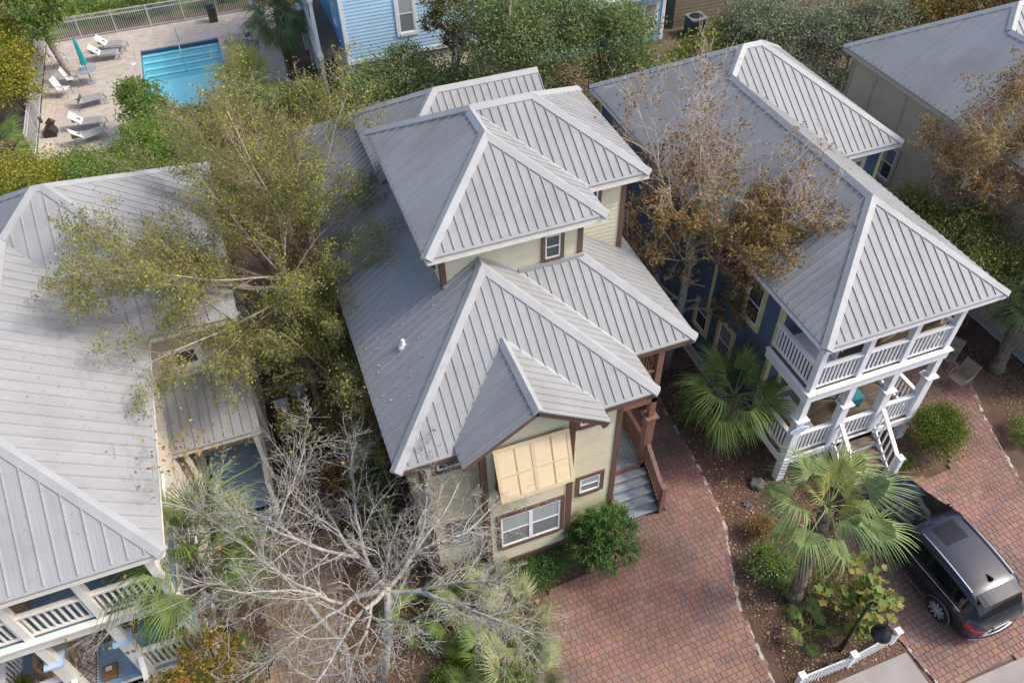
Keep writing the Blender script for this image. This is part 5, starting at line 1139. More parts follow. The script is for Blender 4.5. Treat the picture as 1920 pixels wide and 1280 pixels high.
LOLIVE = leafmat('olive_leaf', [(.10, .10, .03), (.15, .145, .04), (.21, .20, .05), (.13, .105, .04), (.12, .135, .035), (.18, .15, .055)])
LBIRCH = leafmat('birch_leaf', [(0.132, 0.166, 0.035), (0.172, 0.224, 0.044), (0.103, 0.115, 0.031), (0.161, 0.128, 0.044), (0.287, 0.320, 0.061), (0.086, 0.102, 0.029)])
LRUST = leafmat('rust_leaf', [(0.188, 0.088, 0.034), (0.250, 0.131, 0.052), (0.125, 0.100, 0.029), (0.200, 0.144, 0.040), (0.119, 0.112, 0.029), (0.300, 0.188, 0.098)])
LAUT = leafmat('autumn_leaf', [(.28, .20, .03), (.24, .13, .03), (.17, .15, .025), (.33, .27, .04), (.22, .10, .05), (.12, .13, .025)])
LCREPE = leafmat('crepe_leaf', [(.13, .065, .03), (.10, .09, .03), (.07, .08, .025), (.17, .10, .04)])
LBAMB = leafmat('bamboo_leaf', [(.09, .13, .025), (.14, .19, .04), (.20, .20, .06), (.10, .12, .03), (.26, .22, .10)])
LOLEA = leafmat('oleander_leaf', [(.045, .10, .025), (.065, .135, .035), (.085, .165, .045), (.05, .085, .028)])
LBROAD = leafmat('broad_leaf', [(.085, .13, .035), (.12, .17, .045), (.18, .18, .05), (.26, .20, .07)])
LBOX = leafmat('clipped_leaf', [(.05, .085, .015), (.08, .125, .02), (.12, .15, .025), (.06, .07, .02)])
BPALE = M('pale_lichen_bark', (.345, .325, .285), .9, var=.4, vscale=11, vdet=6, bump=.5, bscale=50)
BGREY = M('grey_bark', (.33, .29, .245), .9, var=.3, vscale=8, bump=.5, bscale=40)
BBROWN = M('brown_twig', (.30, .215, .155), .9, var=.2, vscale=6)
BDARK = M('dark_bark', (.105, .085, .065), .95, var=.3, vscale=8, bump=.5, bscale=40)
BTWIG = M('pale_twig', (.46, .40, .35), .9, var=.2, vscale=6)
def unit(a): return a / np.maximum(np.linalg.norm(a, axis=-1, keepdims=True), 1e-9)
def leaf_quads(P, size, rg, up=.4, asp=.55, jit=.35):
    n = len(P); N = unit(rg.normal(size=(n, 3)) + np.array([0, 0, up * 2])); T = unit(np.cross(N, rg.normal(size=(n, 3)))); B = np.cross(N, T)
    s = (size * (1 + jit * rg.uniform(-1, 1, n)))[:, None]; k = rg.uniform(.35, .6, n)[:, None]
    V = np.stack([P - T * s * .5, P + B * s * asp * .5 + T * s * (k - .5) * .3 - N * s * .06, P + T * s * .5 - N * s * .12, P - B * s * asp * .5 + T * s * (k - .5) * .3 - N * s * .06], 1)
    return V.reshape(-1, 3)
def crown_points(blobs, n, rg, clump=.22, shell=.62, per=26):
    """leaf positions in clumps spread through the outer part of several ellipsoids"""
    vol = np.array([b[1][0] * b[1][1] * b[1][2] for b in blobs]) ** .67; cnt = (n * vol / vol.sum()).astype(int); out = []
    for (c, r), m in zip(blobs, cnt):
        c, r = np.array(c), np.array(r); k = max(4, m // per); d = unit(rg.normal(size=(k, 3))); d[:, 2] = np.where(d[:, 2] < -.35, -d[:, 2], d[:, 2])
        lump = 1 + .22 * np.sin(d[:, 0] * 5.1 + c[0] * 3) * np.cos(d[:, 1] * 4.3 + c[1] * 2) + .12 * np.sin(d[:, 2] * 9 + c[2])
        rr = rg.uniform(shell, 1.0, (k, 1)) * lump[:, None]; K = c + d * r * rr
        w = rg.gamma(1.2, 1.0, k); w /= w.sum(); idx = rg.choice(k, m, p=w); sg = clump * r.mean() * (.6 + .7 * rg.random((k, 1)))
        out.append(K[idx] + rg.normal(size=(m, 3)) * sg[idx] * np.array([1, 1, .7]))
    return np.concatenate(out)
def foliage(parent, P, size, mat, seed, up=.4, asp=.55, name='foliage'):
    rg = np.random.default_rng(seed); P = P[P[:, 2] > .03]; L = np.array(org(parent))
    o = link_mesh(name, np_mesh(name, leaf_quads(P - L, size, rg, up, asp), 4, mat), parent); o['kind'] = 'stuff'; return o
def grow(rng, p, d, L, r, lev, cfg, out, wob=None):
    c = cfg[lev]; n = c.get('seg', 4); pts = [Vector(p)]; rs = [r]; d = Vector(d).normalized(); p = Vector(p)
    for i in range(n):
        w = c.get('wob', .25); d = (d + Vector((rng.uniform(-w, w), rng.uniform(-w, w), rng.uniform(-w, w))) + Vector((0, 0, c.get('up', 0)))).normalized()
        p = p + d * (L / n); pts.append(p.copy()); rs.append(r * (1 - (i + 1) / n * (1 - c.get('tip', .35))))
    out.append((lev, pts, rs))
    if lev + 1 < len(cfg):
        k = c['kids'] if isinstance(c['kids'], int) else rng.randint(*c['kids']); t0 = c.get('t0', .25)
        for j in range(k):
            t = t0 + (1 - t0) * (j + rng.random()) / k; f = t * n; i = min(int(f), n - 1); q = pts[i].lerp(pts[i + 1], f - i); ax = (pts[i + 1] - pts[i]).normalized()
            a = rng.uniform(*c.get('ang', (.5, 1.0))); az = rng.uniform(0, 2 * math.pi) if rng.random() > .0 else 0
            s = ax.orthogonal().normalized(); s.rotate(Matrix.Rotation(az, 3, ax)); nd = ax * math.cos(a) + s * math.sin(a)
            if c.get('flat'): nd.z *= c['flat']
            ll = c['len'] * L * (1.15 - .55 * t) * rng.uniform(.65, 1.25)
            grow(rng, q, nd, ll, max(rs[i] * c.get('rad', .5), cfg[0].get('rmin', .0056)), lev + 1, cfg, out)
    return out
SIDES = (8, 7, 5, 4, 3, 3)
def skeleton(parent, lines, mats, split=2):
    for nm, sel, mt in (('trunk', lambda l: l < split, mats[0]), ('branches', lambda l: l >= split, mats[1])):
        mb = MB()
        for lev, pts, rs in lines:
            if sel(lev): mb.tube(pts, rs, SIDES[lev], cap=lev < 2)
        if mb.f: mb.build(nm, mt, parent, smooth=True, kind=None if nm == 'trunk' else 'stuff')
def line_points(lines, levs, n, rg, jit, tipbias=1.0, keep=None):
    seg = [(a, b) for lev, pts, rs in lines if lev in levs for a, b in zip(pts, pts[1:])]
    if keep: seg = [s for s in seg if keep(s[1])]
    A = np.array([s[0] for s in seg]); B = np.array([s[1] for s in seg]); L = np.linalg.norm(B - A, axis=1); i = rg.choice(len(seg), n, p=L / L.sum()); t = rg.random((n, 1))
    return A[i] + (B[i] - A[i]) * t + rg.normal(size=(n, 3)) * jit
def bush(name, label, cat, loc, blobs, mat, n, size, seed, group=None, up=.4, asp=.55, clump=.2, stem=BDARK, shell=.6, stems=5):
    """blobs relative to loc"""
    t = thing(name, label, cat, loc, group); rg = np.random.default_rng(seed); rng = random.Random(seed)
    B = [(tuple(np.array(loc) + np.array(c)), r) for c, r in blobs]; lines = []
    for k in range(stems):
        c, r = B[k % len(B)]; tip = Vector(c) + Vector((rng.uniform(-.5, .5) * r[0], rng.uniform(-.5, .5) * r[1], rng.uniform(0, .5) * r[2])); base = Vector(loc) + Vector((rng.uniform(-.08, .08), rng.uniform(-.08, .08), 0)); mid = base.lerp(tip, .5) + Vector((rng.uniform(-.2, .2), rng.uniform(-.2, .2), .1))
        h = (tip - base).length; lines.append((0, [base, mid, tip], [.022 * h + .012, .014 * h + .008, .008]))
    skeleton(t, lines, (stem, stem)); foliage(t, crown_points(B, n, rg, clump, shell), size, mat, seed + 1, up, asp); return t
def tree(name, label, cat, loc, lines, barks, mat=None, n=0, size=.06, levs=(2, 3), jit=.08, seed=1, group=None, split=2, keep=None, extra=None, asp=.6, up=.2):
    t = thing(name, label, cat, loc, group); skeleton(t, lines, barks, split); rg = np.random.default_rng(seed)
    P = [line_points(lines, levs, n, rg, jit, keep=keep)] if n else []
    if extra is not None: P.append(extra)
    if P: foliage(t, np.concatenate(P), size, mat, seed, up, asp)
    return t

# --- bare lichen-grey tree in the foreground
rng = random.Random(11); lines = []
CFG = [dict(kids=0, rmin=.0044), dict(seg=9, wob=.27, up=.0, kids=(13, 16), ang=(.4, 1.0), len=.48, rad=.5, t0=.08, tip=.2, flat=.8), dict(seg=6, wob=.34, up=.02, kids=(8, 10), ang=(.45, 1.1), len=.44, rad=.52, t0=.12, tip=.25, flat=.85),
       dict(seg=4, wob=.38, up=.04, kids=(2, 4), ang=(.4, 1.1), len=.5, rad=.65, t0=.15, tip=.45), dict(seg=3, wob=.4, up=.05, kids=0, tip=.5)]
b0, fork = Vector((-.75, 8.35, 0)), Vector((-.02, 8.75, 3.9))
lines.append((0, [b0, b0 + Vector((.25, .05, 1.2)), b0 + Vector((.5, .12, 2.4)), fork], [.12, .10, .095, .085]))
GROUPS = [((-.45, .9, .45), 1.1, .075, [((-.7, .75, .35), 3.9), ((-.15, 1.0, .45), 3.3), ((-.95, .5, .5), 3.4)]), ((-1.0, .05, .35), 1.0, .065, [((-1.0, .45, .30), 3.2), ((-1.0, -.35, .15), 2.9), ((-.8, .1, .7), 2.8)]),
          ((-.4, -.9, .3), .9, .06, [((-.75, -.65, .15), 3.1), ((-.2, -1.0, .2), 2.8), ((.15, -.9, .4), 2.6)]), ((.75, -.55, .3), .9, .06, [((.5, -.85, .2), 2.8), ((1.0, -.35, .2), 3.2), ((.8, -.2, .6), 2.4)]),
          ((.95, .35, .35), .9, .06, [((1.0, .1, .25), 3.0), ((.75, .65, .4), 2.9), ((.9, .4, .7), 2.3)]), ((.1, .5, 1.0), .7, .05, [((.35, .7, .7), 2.4), ((-.2, .2, 1), 2.0), ((.2, -.3, .9), 2.2)])]
for d, L, r, subs in GROUPS:
    q = grow(rng, fork - Vector((0, 0, rng.uniform(0, .9))), d, L, r, 0, [dict(seg=4, wob=.25, tip=.8)], [])[0]; lines.append((1, q[1], q[2]))
    for k, (e, l) in enumerate(subs): grow(rng, q[1][-1 - (k % 2)], e, l, r * .66, 1, CFG, lines)
b1 = Vector((-1.45, 8.6, 0)); lines.append((0, [b1, b1 + Vector((.1, .45, 1.2)), b1 + Vector((-.25, .8, 2.3)), b1 + Vector((-.55, 1.35, 3.1)), b1 + Vector((-.9, 1.6, 3.8))], [.085, .07, .065, .055, .05]))
for d, L, r in (((-.7, .6, .6), 3.4, .055), ((-.9, -.3, .4), 3.2, .05), ((.3, .8, .7), 3.2, .05), ((-.2, .2, 1), 2.2, .04)): grow(rng, lines[-1][1][-1] if False else b1 + Vector((-.9, 1.6, 3.8)), d, L * 1.1, r * .75, 1, CFG, lines)
tree('bare_tree', 'leafless pale grey lichened tree spreading in front of the cream house', 'tree', (-.75, 8.35, 0), lines, (BPALE, BTWIG2 if 'BTWIG2' in globals() else BPALE), LAUT, 750, .085, (3, 4, 5), .03, 5, split=3, extra=np.random.default_rng(4).normal(size=(230, 3)) * np.array([.45, .4, .25]) + np.array([-3.3, 12.0, 6.3]))
rg = np.random.default_rng(8)
# --- leafy half-bare trees in the gap between the left cottage and the cream house
CB = [dict(kids=0), dict(seg=6, wob=.13, up=.04, kids=(12, 15), ang=(.35, .85), len=.44, rad=.5, t0=.12, tip=.25), dict(seg=5, wob=.2, up=.04, kids=(7, 10), ang=(.35, .85), len=.45, rad=.55, t0=.15, tip=.35), dict(seg=4, wob=.25, up=.03, kids=(4, 6), ang=(.3, .8), len=.55, rad=.6, tip=.4), dict(seg=3, wob=.3, kids=0, tip=.5)]
def gap_tree(base, limbs, seed, label, n, size=.065, mat=LBIRCH, keep=None, trunk=None, barks=(BGREY, BBROWN), cfg=CB, jit=.10, group='half bare trees between the houses', name='birch_tree', LS=1.25):
    rng = random.Random(seed); lines = []; B = Vector(base)
    T = [B] + [B + Vector(v) for v in trunk[0]]; lines.append((0, T, trunk[1]))
    for t, d, L, r in limbs:
        f = t * (len(T) - 1); i = min(int(f), len(T) - 2); grow(rng, T[i].lerp(T[i + 1], f - i), d, L * LS, r * .8, 1, cfg, lines)
    return tree(name, label, 'tree', base, lines, barks, mat, n, size, (3, 4), jit, seed, group, split=2, keep=keep)
gap_tree((-.55, 17.6, 0), [(.85, (-1, .05, .30), 4.2, .06), (.88, (-1, -.25, .28), 4.0, .05), (.9, (-.9, .45, .40), 4.0, .05), (.8, (.7, -.5, .25), 2.6, .045), (.9, (.8, .3, .5), 2.6, .045), (.85, (-.1, -.7, .5), 2.3, .04), (.95, (-.5, .3, .8), 2.8, .045), (1, (.2, .1, .8), 2.4, .045), (.75, (.3, -1, .12), 2.2, .04), (.7, (.95, .1, .15), 2.6, .045), (.65, (.8, -.55, .2), 2.3, .04), (.6, (.1, .8, .3), 2.4, .04), (.55, (.6, .5, .3), 2.2, .035), (.45, (.6, -.7, .3), 1.9, .035), (.5, (.2, -1, .25), 1.9, .035), (.4, (.9, 0, .3), 1.8, .035), (.55, (-.2, -1, .35), 1.8, .03), (.5, (.8, .4, .25), 2.0, .035), (.95, (-.8, -.45, .45), 3.4, .04), (.8, (-1, -.62, .3), 3.7, .05), (.78, (-.75, -.8, .3), 2.9, .045)],
         21, 'birch-like tree with dense olive leaves leaning over the left cottage roof', 66000, .062, trunk=([(.05, .0, 2.2), (.1, -.2, 4.4), (.15, -.3, 6.2)], [.13, .11, .10, .08]))
gap_tree((-1.0, 20.6, 0), [(.4, (-.9, .2, .6), 4.4, .06), (.5, (-.6, -.5, .8), 4.2, .055), (.6, (-.5, .8, .8), 4.2, .055), (.7, (-.2, .3, 1), 4.2, .06), (.8, (.25, -.1, 1), 3.8, .05), (1, (-.3, .1, 1), 3.6, .05), (.6, (-1, -.3, .5), 4.0, .045), (.9, (.5, .5, .8), 3.2, .04)],
         22, 'tall birch-like tree with thin upright brown twigs near the pool hedge', 24000, .06, trunk=([(.0, .0, 1.5), (.05, .1, 3.0), (.0, .2, 4.2)], [.12, .10, .09, .075]))
gap_tree((.15, 19.2, 0), [(.55, (.9, .1, .6), 3.4, .05), (.6, (.7, .6, .8), 3.6, .05), (.7, (.9, -.4, .55), 3.2, .045), (.8, (1, .15, .35), 3.2, .045), (.7, (.95, -.15, .25), 3.0, .04), (.8, (-.1, .3, 1), 3.6, .05), (.95, (.25, .1, 1), 3.4, .05), (1, (-.2, -.2, 1), 3.6, .05), (.75, (.3, .9, .6), 3.0, .045), (.5, (.9, .5, .2), 2.6, .04)],
         23, 'birch-like tree with pale bare upper stems overhanging the dark roof slope', 42000, .06, trunk=([(.0, .0, 1.7), (.1, .0, 3.4), (.15, .1, 5.2)], [.12, .11, .10, .08]), barks=(M('pale_birch_bark', (.42, .37, .31), .85, var=.2, vscale=8), BBROWN), LS=1.5)
gap_tree((.15, 15.6, 0), [(.5, (-.5, -.5, .5), 2.2, .04), (.6, (.6, -.5, .5), 2.3, .04), (.7, (.7, .4, .5), 2.2, .04), (.8, (-.7, .2, .6), 2.4, .04), (.9, (.1, -.7, .6), 2.3, .04), (1, (.1, .2, 1), 2.0, .04), (1, (-.4, -.2, .7), 2.2, .04), (.55, (.2, -1, .15), 2.0, .03), (.85, (.9, .0, .4), 2.2, .04)],
         24, 'dense bushy birch-like tree nearest the roof vent in the gap', 20000, .06, trunk=([(.0, .0, 1.2), (.05, .0, 2.4), (.0, -.1, 3.7)], [.09, .08, .07, .06]))
# --- tree between the cream and navy houses
CR_ = [dict(kids=0), dict(seg=6, wob=.16, up=.04, kids=(11, 14), ang=(.4, .9), len=.46, rad=.5, t0=.2, tip=.25), dict(seg=5, wob=.25, up=.04, kids=(7, 9), ang=(.4, .95), len=.46, rad=.55, t0=.15, tip=.35), dict(seg=4, wob=.3, up=.03, kids=(3, 5), ang=(.3, .9), len=.55, rad=.6, tip=.4), dict(seg=3, wob=.3, kids=0, tip=.5)]
gap_tree((10.7, 15.2, 0), [(.42, (-.7, .2, .7), 3.0, .06), (.5, (.85, -.1, .5), 3.6, .06), (.6, (-.6, .6, .6), 2.8, .05), (.55, (.5, -.8, .25), 2.4, .04), (.7, (.9, .35, .5), 3.4, .05), (.8, (-.4, -.2, .9), 2.8, .045), (.85, (.3, .5, .9), 3.4, .05), (1, (0, .2, 1), 3.6, .055), (.95, (-.3, .5, .9), 3.4, .05), (.65, (-.8, -.3, .3), 2.4, .04), (.75, (.6, .8, .7), 3.2, .045), (.72, (1, -.15, .22), 2.6, .05), (.85, (1, .25, .4), 2.7, .05), (.6, (.9, -.45, .15), 2.2, .045), (.75, (1, -.55, .05), 2.5, .045), (.9, (1, -.35, .12), 2.7, .045), (.95, (1, .1, .1), 2.8, .045), (1, (.5, -.85, .8), 2.7, .05), (.95, (.6, -.6, .9), 2.8, .05), (.9, (.35, -1, .6), 2.5, .045), (1, (.8, -.4, 1), 2.6, .045)],
         31, 'pale barked tree with rusty leaves and bare top between the cream and navy houses', 85000, .088, LRUST, lambda p: p.z < 7.4 or random.random() < .12, ([(.1, .0, 1.6), (.25, .1, 3.2), (.35, .2, 5.0)], [.17, .15, .13, .10]), (BPALE, BTWIG), CR_, .09, None, 'maple_tree', 1.5)
gap_tree((22.2, 14.6, 0), [(.75, (-.7, .1, .7), 2.8, .06), (.8, (-.4, -.6, .8), 2.6, .055), (.8, (-.4, .6, .8), 2.8, .05), (.85, (.4, .0, 1), 3.0, .05), (.8, (-.5, .1, 1), 3.2, .05), (1, (0, 0, 1), 2.8, .05)],
         32, 'thin rusty leaved tree against the tan cottage at the right edge', 17000, .085, LRUST, None, ([(-.1, 0, 1.5), (-.2, 0, 3.0), (-.3, .1, 4.4)], [.12, .10, .09, .07]), (BGREY, BTWIG), CR_, .09, None, 'maple_tree', 1.35)
# --- rear oaks and shrubs
def big_oak(label, loc, blobs, mat, n, size, seed, name='oak_tree', group='trees behind the houses', barks=(BGREY, BGREY), twigs=True):
    t = thing(name, label, 'tree', loc, group); rg = np.random.default_rng(seed); rng = random.Random(seed); B = [(tuple(np.array(loc) + np.array(c)), r) for c, r in [(c_, tuple(q * 1.18 for q in r_)) for c_, r_ in blobs]]; lines = []
    H = max(c[2] for c, r in B) * .45; top = Vector(loc) + Vector((rng.uniform(-.2, .2), rng.uniform(-.2, .2), H)); lines.append((0, [Vector(loc), Vector(loc).lerp(top, .5) + Vector((.1, -.1, 0)), top], [.2, .16, .14]))
    cfg = [dict(kids=0), dict(seg=5, wob=.25, kids=(5, 7), ang=(.5, 1.1), len=.5, rad=.5, t0=.3, tip=.3), dict(seg=4, wob=.35, kids=(4, 5), ang=(.5, 1.1), len=.5, rad=.5, tip=.4), dict(seg=3, wob=.4, kids=0, tip=.5)]
    for c, r in B:
        d = Vector(c) - top; grow(rng, top, d, d.length * 1.05 + max(r) * .4, .07, 1, cfg, lines)
    skeleton(t, lines, barks); foliage(t, crown_points(B, int(n * 1.35), rg, .16, .5, 22), size * 1.1, mat, seed + 1, .35); return t
big_oak('dark green oak in front of the pale blue house corner', (5.6, 32.3, 0), [((0, 0, 2.6), (1.7, 1.5, 1.2)), ((1.9, -.7, 2.5), (1.6, 1.4, 1.1)), ((-.3, -.5, 1.5), (1.5, 1.3, 1.0)), ((3.4, -.6, 2.1), (1.3, 1.2, 1.0)), ((1.3, .6, 3.3), (.9, .9, .8))], LOAK, 21000, .10, 41)
big_oak('large spreading green oak behind the cream house tower', (10.9, 30.0, 0), [((0, 0, 4.6), (1.9, 1.8, 1.4)), ((1.6, -.6, 4.2), (1.7, 1.6, 1.3)), ((-.6, .8, 5.6), (1.5, 1.5, 1.1)), ((-.5, -1.2, 3.2), (1.7, 1.4, 1.2)), ((2.0, .9, 5.2), (1.5, 1.4, 1.1)), ((.6, -.6, 2.3), (1.8, 1.4, 1.1))], LOAK, 30000, .10, 42)
big_oak('green oak in front of the bright blue house', (15.2, 29.5, 0), [((0, -.2, 4.6), (1.6, 1.5, 1.2)), ((.9, .3, 4.2), (1.2, 1.2, 1.0)), ((-1.2, .4, 4.8), (1.4, 1.3, 1.1)), ((.2, -.8, 2.8), (1.7, 1.4, 1.3)), ((1.6, -1.2, 2.2), (1.2, 1.1, .9))], LOAK, 22000, .10, 43)
big_oak('rusty leaved crepe myrtle in front of the pale blue wall', (9.1, 33.0, 0), [((0, 0, 5.2), (1.0, .9, .9)), ((-.7, .2, 4.6), (.7, .7, .6)), ((.6, -.4, 4.2), (.8, .7, .7)), ((.2, .3, 3.5), (.7, .6, .6))], LCREPE, 4200, .11, 44, 'crepe_myrtle')
big_oak('grey-green oak with twisted bare limbs behind the navy roof', (23.2, 28.6, 0), [((-.3, 0, 3.2), (1.8, 1.6, 1.4)), ((1.6, -.8, 3.6), (1.7, 1.5, 1.3)), ((.3, -1.8, 2.2), (1.6, 1.2, 1.2)), ((-.6, 1.2, 3.8), (1.4, 1.3, 1.0))], LGREY, 15000, .10, 45, barks=(BPALE, BPALE))
big_oak('grey-green oak beside the tan cottage back corner', (25.6, 26.6, 0), [((0, 0, 3.4), (1.5, 1.4, 1.2)), ((1.4, .4, 4.0), (1.5, 1.4, 1.1)), ((-.9, -1.0, 2.0), (1.2, 1.0, .9))], LGREY, 9000, .10, 46, barks=(BPALE, BPALE))
big_oak('brown leaved tree beyond the tan roof', (27.4, 27.6, 0), [((0, 0, 3.4), (1.9, 1.6, 1.3)), ((2.4, -.3, 4.0), (1.8, 1.5, 1.3)), ((4.6, -.6, 4.2), (1.8, 1.5, 1.3))], LRUST, 13000, .12, 47, 'autumn_tree')
big_oak('dark brown tree at the top right corner', (32.5, 25.5, 0), [((0, 0, 3.8), (2.0, 1.6, 1.4)), ((-2, .4, 4.0), (1.6, 1.4, 1.2)), ((1.8, -1, 4.4), (1.8, 1.6, 1.4))], LCREPE, 10000, .12, 48, 'autumn_tree')
big_oak('leaning green tree over the left corner of the pool fence', (-8.6, 44.4, 0), [((.2, -.6, 4.4), (1.3, 1.2, 1.0)), ((1.4, .2, 3.9), (1.1, 1.0, .9)), ((-.6, 1.2, 5.2), (1.5, 1.3, 1.0)), ((1.2, 1.4, 4.6), (1.1, 1.1, .9)), ((.3, -1.2, 3.2), (.9, .8, .8))], LGREEN, 13000, .13, 49)
big_oak('yellowing tree in the top left corner', (-11.6, 44.5, 0), [((0, 0, 4.4), (1.6, 1.5, 1.3)), ((-1.2, 1.5, 5.0), (1.6, 1.5, 1.2))], LYEL, 9000, .13, 50)
